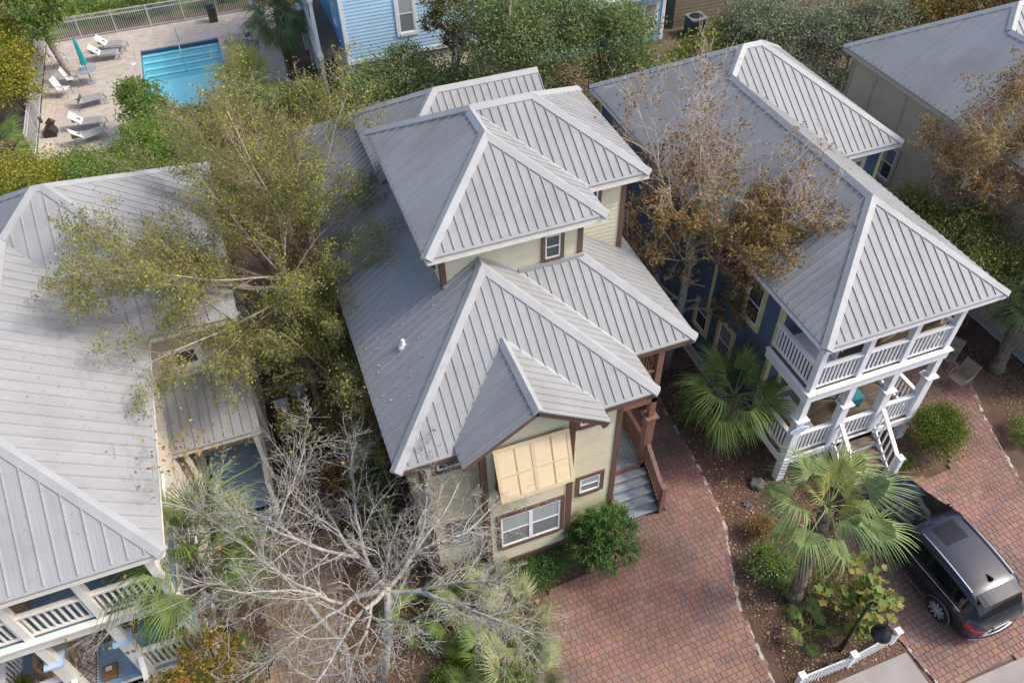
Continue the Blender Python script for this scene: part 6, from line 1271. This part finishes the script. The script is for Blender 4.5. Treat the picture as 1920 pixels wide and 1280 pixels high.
for i, (lab, loc, bl, mt, n, sz, cat, nm) in enumerate((
    ('bright yellow-green bush hanging over the left pool fence', (-10.4, 41.6, 0), [((0, 0, 2.4), (1.3, 2.0, 1.3)), ((-.3, 1.8, 2.9), (1.3, 1.4, 1.2)), ((.1, -1.6, 2.0), (1.1, 1.2, 1.0))], LYEL, 17000, .12, 'shrub', 'overhanging_shrub'),
    ('yellow speckled hedge behind the left cottage roof', (-9.2, 31.8, 0), [((0, 0, 1.8), (1.6, 1.5, 1.3)), ((-1.6, .5, 1.8), (1.4, 1.4, 1.2)), ((.4, -1.4, 2.2), (1.4, 1.1, 1.2)), ((-1.5, -1.5, 2.3), (1.5, 1.1, 1.2))], LYEL, 17000, .10, 'hedge', 'shrub'),
    ('green hedge shrub below the last sun lounger', (-6.6, 31.2, 0), [((0, 0, 1.6), (1.6, 1.4, 1.2)), ((.5, -1.5, 2.1), (1.5, 1.1, 1.3)), ((-.9, 1.6, 1.2), (1.3, 1.2, .9))], LGREEN, 16000, .10, 'hedge', 'shrub'),
    ('dark green hedge shrub between the lounger and the birch twigs', (-4.2, 31.8, 0), [((0, 0, 1.9), (1.5, 1.4, 1.3)), ((.6, -1.3, 2.0), (1.4, 1.2, 1.2)), ((-.4, 1.8, 1.6), (1.3, 1.3, 1.1))], LGREEN, 15000, .10, 'hedge', 'shrub'),
    ('rounded green shrub at the near left corner of the pool', (-4.75, 37.0, 0), [((0, 0, 1.5), (1.0, 1.0, 1.0)), ((.5, -.9, 1.3), (.9, .9, .9)), ((-.3, .5, 2.0), (.7, .7, .7))], LGREEN, 9500, .11, 'shrub', 'shrub'),
    ('olive brown shrub along the near edge of the pool', (-2.8, 35.2, 0), [((0, 0, 1.0), (1.2, 1.1, 1.1)), ((1.2, -.4, 1.0), (1.1, 1.0, 1.0)), ((-.9, -1.2, 1.3), (1.2, 1.0, 1.0))], LOLIVE, 12000, .10, 'shrub', 'shrub'),
    ('grey-green shrub below the round palm by the pool', (-.6, 35.5, 0), [((0, 0, 1.4), (1.1, 1.0, 1.1)), ((.9, -.6, 1.4), (1.0, .9, 1.0))], LOAK, 8000, .10, 'shrub', 'shrub'),
    ('pale yellow-green shrub beside the green wheelie bin', (2.4, 34.0, 0), [((0, 0, 1.6), (1.2, 1.1, 1.1)), ((-1.0, .4, 1.5), (.9, .9, .9)), ((1.0, -1.2, 1.5), (1.0, .9, .9))], LBAMB, 10000, .10, 'shrub', 'shrub'),
    ('olive shrub behind the far left end of the grey lower roof', (1.2, 30.0, 0), [((0, 0, 1.8), (1.3, 1.2, 1.3)), ((1.4, .2, 1.6), (1.0, 1.0, 1.0)), ((-1.4, -.2, 1.8), (1.2, 1.1, 1.2))], LOLIVE, 11000, .10, 'shrub', 'shrub'),
    ('olive shrub behind the left cottage ridge, among birch twigs', (-2.0, 28.4, 0), [((0, 0, 2.0), (1.4, 1.2, 1.4)), ((-1.6, .6, 1.8), (1.2, 1.1, 1.2))], LOLIVE, 9000, .10, 'shrub', 'shrub'),
    ('clump of bright bamboo in front of the dark air conditioner', (19.9, 29.6, 0), [((0, 0, 2.0), (1.7, 1.2, 1.5)), ((-1.5, -.5, 1.9), (1.4, 1.1, 1.3)), ((1.3, .5, 2.1), (1.3, 1.1, 1.4))], LBAMB, 19000, .16, 'bamboo', 'bamboo'),
    ('taller bamboo clump against the olive house wall', (22.6, 30.6, 0), [((0, 0, 2.0), (1.4, 1.1, 1.5)), ((1.2, .4, 1.9), (1.2, 1.0, 1.3))], LBAMB, 12000, .16, 'bamboo', 'bamboo'),
    ('dark understorey shrub behind the navy house back eave', (17.4, 28.4, 0), [((0, 0, 1.6), (1.7, 1.2, 1.3)), ((-2.0, -.4, 1.6), (1.5, 1.1, 1.3))], LGREEN, 13000, .11, 'shrub', 'shrub'),
    ('green shrub filling the gap between the cream and navy back eaves', (13.1, 26.8, 0), [((0, 0, 1.3), (1.3, 1.0, 1.1)), ((-1.2, .6, 1.4), (1.0, .9, 1.0)), ((1.2, .8, 1.3), (1.0, .9, 1.0))], LGREEN, 12000, .10, 'shrub', 'shrub'),
    ('dark shrub in the gap behind the tan cottage corner', (23.6, 25.0, 0), [((0, 0, 1.2), (1.3, 1.1, 1.0)), ((1.3, 1.0, 1.2), (1.0, 1.0, .9))], LGREY, 5000, .10, 'shrub', 'shrub'),
    ('leafy shrub below the rusty tree by the tan cottage', (19.6, 14.0, 0), [((0, 0, 3.4), (1.3, 1.3, 1.2)), ((.7, -1.5, 3.2), (1.2, 1.2, 1.1)), ((.2, 1.6, 3.3), (1.2, 1.2, 1.1)), ((1.1, 0.1, 3.7), (.9, 1.0, .8)), ((.4, 0, 2.0), (1.2, 1.6, 1.2))], LBROAD, 21000, .10, 'shrub', 'shrub'),
    ('row of shrubs beyond the far pool fence, left part', (-5.2, 50.9, 0), [((0, 0, .7), (1.4, .8, .7)), ((2.2, .4, .8), (1.3, .8, .8)), ((-2.2, .2, .7), (1.2, .8, .7))], LGREEN, 7000, .13, 'shrub', 'shrub'),
    ('row of shrubs beyond the far pool fence, right part', (-.2, 51.2, 0), [((0, 0, .7), (1.4, .8, .7)), ((1.9, .0, .8), (1.1, .8, .8))], LYEL, 5000, .13, 'shrub', 'shrub'),
    ('dark hedge shrub in the side passage by the cream house wall', (.25, 13.6, 0), [((0, 0, .7), (.55, .9, .7)), ((.1, 1.5, .7), (.5, .8, .65)), ((.1, -1.3, .6), (.5, .8, .6))], LOAK, 9000, .07, 'shrub', 'shrub'),
    ('rounded clipped green bush beside the navy porch steps', (16.55, 9.35, 0), [((0, 0, .75), (.82, .82, .68)), ((.1, .1, .9), (.72, .72, .6))], LBOX, 15000, .055, 'shrub', 'clipped_bush'),
    ('low white-flowered shrub beside the leaning palm trunk', (9.75, 7.6, 0), [((0, 0, .35), (.55, .6, .42)), ((.2, -.5, .3), (.4, .4, .35))], LGREEN, 6000, .06, 'shrub', 'ground_shrub'),
    ('small dark shrub behind the middle palm by the lattice', (10.3, 13.0, 0), [((0, 0, .5), (.4, .5, .45))], LOAK, 2500, .07, 'shrub', 'ground_shrub'),
    ('low spreading groundcover shrub under the wide twin window', (4.1, 9.65, 0), [((0, 0, .30), (.8, .45, .34)), ((-.9, .1, .28), (.6, .4, .3)), ((.4, .25, .3), (.4, .3, .3))], LOLEA, 8000, .05, 'shrub', 'ground_shrub'),
    ('yellow leaved shrub beside the ivory porch steps', (-4.4, 9.5, 0), [((0, 0, 1.8), (.75, .7, .6)), ((-.8, -.3, 1.6), (.6, .6, .5)), ((.6, -.5, 1.4), (.6, .6, .5)), ((.1, .5, 2.3), (.5, .5, .4))], LAUT, 3800, .085, 'shrub', 'autumn_shrub'),
    ('small mossy green shrub under the bare branches', (.75, 7.7, 0), [((0, 0, .25), (.5, .5, .3)), ((.4, .3, .2), (.35, .35, .25))], LBOX, 4500, .05, 'shrub', 'ground_shrub'),
    ('dry brown shrub between the palm crown and the brick edge', (10.15, 8.6, 0), [((0, 0, .35), (.45, .4, .35))], LRUST, 1500, .06, 'shrub', 'ground_shrub'),
    ('small yellow-leaved shrub in the side passage', (-.5, 14.7, 0), [((0, 0, .7), (.4, .6, .5))], LAUT, 700, .09, 'shrub', 'ground_shrub'),
    ('tiny green shrub by the right newel of the navy steps', (15.4, 9.1, 0), [((0, 0, .2), (.3, .25, .2))], LBOX, 900, .06, 'shrub', 'ground_shrub'),
    ('green weeds shrub at the foot of the tan cottage drive', (19.4, 8.6, 0), [((0, 0, .25), (.5, .6, .3))], LGREEN, 1500, .07, 'shrub', 'ground_shrub'))):
    bush(nm, lab, cat, loc, bl, mt, n, sz, 100 + i * 7)
# oleander: long leaves in whorls
rg = np.random.default_rng(3); t = thing('oleander_bush', 'large glossy green oleander bush at the corner of the cream house', 'shrub', (5.75, 9.55, 0)); rng = random.Random(4); lines = []; W = []
for k in range(190):
    a = rng.uniform(0, 6.28); rr_ = math.sqrt(rng.random()) * 1.08; h = 1.95 - .72 * rr_ ** 2 + rng.uniform(-.35, .12); tip = Vector((5.75 + rr_ * math.cos(a), 9.55 + rr_ * .85 * math.sin(a), max(.35, h)))
    if k < 40: lines.append((0, [Vector((5.75 + .15 * math.cos(a), 9.55 + .15 * math.sin(a), 0)), Vector((5.75, 9.55, .5)).lerp(tip, .6), tip], [.018, .014, .007]))
    out_ = Vector((math.cos(a) * rr_, math.sin(a) * rr_, .55)).normalized()
    for j in range(34):
        d = (out_ + Vector((rng.gauss(0, .8), rng.gauss(0, .8), rng.gauss(.1, .6)))).normalized(); p = tip - out_ * rng.uniform(0, .30) + Vector((rng.gauss(0, .05), rng.gauss(0, .05), rng.gauss(0, .05))); L = rng.uniform(.12, .2); s = d.cross(Vector((rng.random(), rng.random(), 1))).normalized() * .016
        W += [p, p + d * L * .5 + s, p + d * L + Vector((0, 0, -.03)), p + d * L * .5 - s]
skeleton(t, lines, (BDARK, BDARK)); o = link_mesh('foliage', np_mesh('foliage', np.array([tuple(v) for v in W]) - np.array(org(t)), 4, LOLEA), t); o['kind'] = 'stuff'
# broad leaved sapling by the lamp
BL = MB(); LB = (11.1, 5.35, 0)
t = thing('broadleaf_sapling', 'young broad leaved shrub growing through the end of the picket fence', 'shrub', LB); rng = random.Random(6); lines = []
for k in range(14):
    a = rng.uniform(0, 6.28); tip = Vector((LB[0] + rng.uniform(-.9, .75), LB[1] + rng.uniform(-.55, 1.0), rng.uniform(.9, 1.75))); B = Vector(LB); pts = [B, B.lerp(tip, .5) + Vector((0, 0, .2)), tip]; lines.append((0, pts, [.018, .013, .006]))
    for j in range(22):
        q = pts[1].lerp(tip, rng.uniform(.0, 1.1)) + Vector((rng.gauss(0, .15), rng.gauss(0, .15), rng.gauss(0, .1))); n = Vector((rng.gauss(0, .45), rng.gauss(0, .45), 1)).normalized(); u = n.orthogonal().normalized(); u.rotate(Matrix.Rotation(rng.uniform(0, 6.28), 3, n)); v = n.cross(u); s = rng.uniform(.085, .15)
        BL.poly([q + (u * math.cos(2 * math.pi * m / 10) + v * math.sin(2 * math.pi * m / 10)) * s * (1.0 if m % 2 == 0 else .62) - n * (.02 if m % 2 else -.0) for m in range(10)])
skeleton(t, lines, (BGREY, BGREY)); BL.build('foliage', LBROAD, t, kind='stuff')

# --- palms
FRG = M('palm_blade_green', (.16, .235, .062), .5, var=.25, vscale=4, trans=.2, coord='Object', spec=.2)
FRD = M('palm_blade_dark', (.11, .17, .06), .5, var=.25, vscale=4, trans=.15, coord='Object', spec=.2)
FRY = M('palm_blade_yellow', (.30, .32, .07), .5, var=.25, vscale=4, trans=.2, coord='Object')
FRW = M('palm_blade_silver', (.20, .275, .10), .5, var=.25, vscale=4, trans=.2, coord='Object', spec=.2)
FRWS = M('palmetto_blade_silver', (.27, .29, .13), .5, var=.25, vscale=4, trans=.2, coord='Object')
FRDEAD = M('dead_palm_blade', (.26, .19, .11), .8, var=.25, vscale=4, trans=.1, coord='Object', spec=.1)
PET = M('palm_petiole', (.16, .18, .06), .5, coord='Object'); PTR = M('palm_trunk_fibre', (.16, .125, .095), .95, var=.4, vscale=7, bump=.8, bscale=25, bumpd=.05)
def frond_mesh(seed, mat, pet=.7, L=.85, nl=34, droop=.5, spread=2.0, w=.028):
    rng = random.Random(seed); mb = MB(); bend = rng.uniform(.10, .2)
    P = [Vector((pet * t, 0, -bend * t * t)) for t in (0, .5, 1)]; mb.tube(P, [.022, .016, .012], 4, m=1, cap=False)
    h = P[-1]; cost = .24 * L
    for k in range(nl):
        f = (k + .5) / nl * 2 - 1; a = f * spread * (1 + rng.uniform(-.03, .03)); cb = (1 - abs(f)) * cost; base = h + Vector((cb, 0, -.35 * cb * cb / max(cost, .01) * 1.0))
        l = L * (1.0 - .28 * abs(f) ** 2) * rng.uniform(.9, 1.08) - cb * .55; d = Vector((math.cos(a), math.sin(a), .12 - .10 * abs(f))); s = Vector((-math.sin(a), math.cos(a), 0)); fold = .010
        seg = [(0, .30), (.40, 1.0), (.72, .62), (1.0, .06)]; rows = []; dr = droop * rng.uniform(.5, 1.7)
        for t, ww in seg:
            z = -dr * l * max(0, t - .35) ** 1.7 * 1.6; q = base + d * (l * t * (1 - .12 * dr * t)) + Vector((0, 0, z)); ww = ww * w * (L / .85) / 2 * 1.15
            rows.append((q - s * ww, q + Vector((0, 0, -fold * (ww / w))), q + s * ww))
        for (a0, a1, a2), (b0, b1, b2) in zip(rows, rows[1:]): mb.poly([a0, a1, b1, b0]); mb.poly([a1, a2, b2, b1])
    return mb.mesh('frond', [mat, PET])
FM = {}
def fronds(key):
    if key not in FM:
        mat, pet, L, dr, spread = {'green': (FRG, .8, .85, .85, 1.85), 'dark': (FRD, .75, .85, .65, 2.05), 'silver': (FRW, .85, .9, 1.0, 1.75), 'yellow': (FRY, .6, .8, .35, 1.9), 'dead': (FRDEAD, .7, .8, .9, 1.2), 'low': (FRG, .7, .75, .3, 1.35), 'lows': (FRWS, .75, .8, .35, 1.3)}[key]
        FM[key] = [frond_mesh(200 + i + 13 * len(FM), mat, pet, L, 34, dr, spread) for i in range(4)]
    return FM[key]
def palm(name, label, loc, trunk, n, kind, scale, seed, elev=(75, -38), group=None, r0=.15, alt=None, altn=0):
    t = thing(name, label, 'palm', loc, group); rng = random.Random(seed); B = Vector(loc); T = [B + Vector(p) for p in trunk]
    if T:
        T = [B] + T; mb = MB(); pts = []
        m = 7
        for i in range(len(T) - 1):
            for k in range(m): pts.append(T[i].lerp(T[i + 1], k / m))
        pts.append(T[-1]); mb.tube(pts, [r0 * (1.12 if i % 2 else .95) * (1.15 if i < 2 else 1) for i in range(len(pts))], 10)
        top = T[-1]; mb.build('trunk', PTR, t)
        bt = MB()
        for k in range(26):
            a = k * 2.4; f = .55 + .45 * k / 26; q = T[0].lerp(top, f) if len(T) == 2 else T[-2].lerp(top, max(0, (f - .5) * 2)); u = Vector((math.cos(a), math.sin(a), .9)).normalized()
            bt.bar(q + Vector((math.cos(a), math.sin(a), 0)) * r0 * .8, q + Vector((math.cos(a), math.sin(a), 0)) * r0 * .8 + u * .2 * scale, .07, .03)
        bt.build('boot', PTR, t, kind='stuff')
    else: top = B + Vector((0, 0, .15))
    for k in range(n):
        f = (k + .5) / n; el = rad(elev[0] + (elev[1] - elev[0]) * f ** .85 + rng.uniform(-9, 9)); az = k * 2.39996 + rng.uniform(-.2, .2); ms = fronds(alt if (alt and k < altn) else kind); s = scale * rng.uniform(.85, 1.12) * (.75 if f < .12 else 1)
        if T and k >= n - 3: ms = fronds('dead'); el = rad(rng.uniform(-78, -52))
        R = Matrix.Rotation(az, 4, 'Z') @ Matrix.Rotation(-el, 4, 'Y') @ Matrix.Rotation(rng.uniform(-.5, .5), 4, 'X')
        o = link_mesh('frond', ms[rng.randrange(4)], t); o.matrix_local = Matrix.Translation(top - B + Vector((0, 0, .12 * (1 - f)))) @ R @ Matrix.Scale(s, 4)
palm('cabbage_palm', 'leaning cabbage palm with silvery green fronds beside the dark car', (9.95, 6.65, 0), [(-.05, .1, 2.0), (-.03, .25, 4.1)], 21, 'silver', 1.0, 1, (84, -30), group='fan palms among the houses', r0=.16, alt='yellow', altn=5)
palm('cabbage_palm', 'short fan palm in front of the navy cottage wall', (10.75, 11.7, 0), [(.0, .0, 1.2), (.02, .05, 2.2)], 24, 'green', 1.12, 2, (78, -25), group='fan palms among the houses', r0=.15)
palm('cabbage_palm', 'fan palm at the right corner of the ivory cottage porch', (-3.95, 11.0, 0), [(.0, .0, 2.0), (.0, .05, 3.9)], 26, 'green', 1.2, 3, (80, -30), group='fan palms among the houses', r0=.13)
palm('cabbage_palm', 'tall dark fan palm behind the pool by the pale blue house', (2.3, 40.2, 0), [(.0, -.3, 2.0), (.0, -.5, 3.6)], 30, 'dark', 1.28, 4, (80, -65), group='fan palms among the houses', r0=.2)
palm('cabbage_palm', 'rounded yellow-green fan palm at the near right end of the pool', (.1, 37.6, 0), [(.0, .0, 1.5)], 28, 'yellow', 1.4, 5, (85, -20), group='fan palms among the houses', r0=.2)
palm('cabbage_palm', 'pale green fan palm at the left edge below the yellow bush', (-11.4, 37.0, 0), [(.0, .0, .8)], 22, 'low', 1.3, 6, (85, -10), group='fan palms among the houses', r0=.2)
palm('cabbage_palm', 'fan palm leaning at the right edge by the tan cottage lattice', (20.75, 11.1, 0), [(.15, .2, 1.4), (.35, .45, 2.9)], 22, 'dark', 1.0, 7, group='fan palms among the houses', r0=.2)
palm('cabbage_palm', 'second dark fan palm at the top behind the pool', (3.0, 45.5, 0), [(.0, .0, 2.6)], 20, 'dark', 1.2, 8, group='fan palms among the houses', r0=.18)
for i, (x, y, s, k, lab) in enumerate(((2.1, 10.0, .82, 'lows', 'low palmetto against the cream wall under the small window'), (2.35, 9.3, .85, 'lows', 'low palmetto left of the groundcover under the twin window'), (1.5, 9.1, .8, 'low', 'low green palmetto below the fork of the bare tree'),
        (2.75, 8.5, .85, 'lows', 'silvery palmetto at the left edge of the red brick drive'), (2.1, 7.9, .85, 'low', 'palmetto between the bare tree and the red drive'), (2.35, 7.0, .95, 'lows', 'palmetto with long fronds over the brick drive at the bottom edge'), (1.2, 7.0, .8, 'low', 'palmetto at the bottom edge left of the long fronded one'), (.6, 9.6, .7, 'low', 'small palmetto behind the bare tree trunk'),
        (-4.2, 9.9, .7, 'low', 'small palmetto under the ivory porch corner'))):
    palm('palmetto', lab, (x, y, 0), [], 12, k, s * 1.05, 60 + i, (78, 2), 'palmettos in the front beds')
palm('palmetto', 'tiny palmetto sprout at the foot of the street lamp', (9.75, 5.75, 0), [], 9, 'low', .5, 80, (80, 5), 'palmettos in the front beds')
def pot_plant(label, x, y, z, seed):
    t = thing('potted_plant', label, 'plant', (x, y, z), 'potted plants on the blue porch'); rng = random.Random(seed); MB().lathe([(.16, 0), (.22, .30), (.24, .31), (.20, .28), (.0, .27)], 16, (x, y, z)).build('pot', WICK, t)
    W = []
    for k in range(90):
        a = rng.uniform(0, 6.28); e = rng.uniform(.3, 1.4); d = Vector((math.cos(a) * math.cos(e), math.sin(a) * math.cos(e), math.sin(e))); L = rng.uniform(.3, .5); p = Vector((x, y, z + .28)); s = d.cross(Vector((0, 0, 1))).normalized() * .014; m = p + d * L * .6; q = p + d * L + Vector((0, 0, -.15 * math.cos(e)))
        W += [p - s * .5, p + s * .5, m + s, m - s, m - s, m + s, q, q]
    o = link_mesh('foliage', np_mesh('foliage', np.array([tuple(v) for v in W]) - np.array(org(t)), 4, LBAMB), t); o['kind'] = 'stuff'
pot_plant('spiky potted plant at the left of the blue porch', -8.55, 10.75, 1.09, 1); pot_plant('spiky potted plant at the right of the blue porch', -5.55, 11.45, 1.09, 2)

# --- litter on the mulch, weeds
def litter(name, zones, n, size, mat, seed, up=3.0):
    rg = np.random.default_rng(seed); P = []
    w = np.array([(a[1] - a[0]) * (a[3] - a[2]) for a in zones]); w = w / w.sum()
    for z, k in zip(zones, (w * n).astype(int)): P.append(np.stack([rg.uniform(z[0], z[1], k), rg.uniform(z[2], z[3], k), rg.uniform(.012, .045, k)], 1))
    P = np.concatenate(P); o = link_mesh(name, np_mesh(name, leaf_quads(P, size, rg, up, .6), 4, mat)); o['kind'] = 'stuff'; return o
CHIP = leafmat('bark_chip', [(.10, .055, .035), (.16, .09, .055), (.07, .042, .03), (.22, .14, .09), (.13, .075, .05), (.33, .24, .17)], 0, .9)
DRY = leafmat('dry_leaf', [(.30, .19, .10), (.38, .27, .17), (.25, .13, .06), (.42, .33, .22), (.18, .10, .05)], .1, .8)
litter('bark_chips', [(8.6, 12.2, 4.5, 14), (8.6, 10.9, 14, 17), (-4.2, 3.2, 6, 14.5), (15, 17.2, 8.7, 10.5), (19.6, 22, 7, 13.5), (-2, .8, 14, 20)], 42000, .055, CHIP, 1)
litter('fallen_leaves', [(8.6, 12, 4.5, 11), (-4.2, 3.2, 6, 14), (8.6, 11.2, 11, 16)], 1300, .085, DRY, 2)
litter('leaves_on_drive', [(2.6, 8.2, 4, 10), (12, 18, 4, 9), (-3.9, -1.5, 6, 14)], 120, .07, DRY, 3)
def roof_litter(name, x0, x1, y0, y1, zf, n, seed):
    rg = np.random.default_rng(seed); x = rg.uniform(x0, x1, n); y = rg.uniform(y0, y1, n); P = np.stack([x, y, zf(x, y) + .05], 1)
    o = link_mesh(name, np_mesh(name, leaf_quads(P, .06, rg, 4, .6), 4, DRY)); o['kind'] = 'stuff'
roof_litter('fallen_leaves_on_roof', -6.2, -4.3, 13, 18.5, lambda x, y: ZE + .68 * (-4.0 - x), 110, 1); roof_litter('fallen_leaves_on_roof', 1.0, 2.9, 11.5, 20, lambda x, y: ZE + P1 * (x - .77), 130, 2); roof_litter('fallen_leaves_on_roof', -4.3, -2.2, 14.8, 16.5, lambda x, y: 3.2 + .36 * (y - 14.7), 60, 3); roof_litter('fallen_leaves_on_roof', 11.6, 13.6, 14, 20, lambda x, y: ZE + .68 * (x - 11.42), 90, 4)
WEED = leafmat('weed_leaf', [(.06, .10, .02), (.09, .13, .03), (.05, .07, .02), (.13, .14, .04)])
rg = np.random.default_rng(12); P = []
for cx, cy, s, k in ((10.6, 7.2, .55, 1300), (10.9, 6.3, .5, 1000), (10.3, 6.3, .4, 500), (11.2, 7.0, .4, 500), (9.9, 5.6, .3, 250), (.6, 8.6, .5, 400)):
    P.append(np.stack([rg.normal(cx, s, k), rg.normal(cy, s, k), np.abs(rg.normal(0, .07, k)) + .02], 1))
o = link_mesh('weeds', np_mesh('weeds', leaf_quads(np.concatenate(P), .075, rg, .2, .3), 4, WEED)); o['kind'] = 'stuff'
FLW = M('white_petals', (.7, .7, .66), .6); P = np.stack([rg.normal(9.8, .32, 70), rg.normal(7.4, .35, 70), rg.uniform(.4, .75, 70)], 1); o = link_mesh('white_flowers', np_mesh('white_flowers', leaf_quads(P, .03, rg, 2, .9), 4, FLW)); o['kind'] = 'stuff'
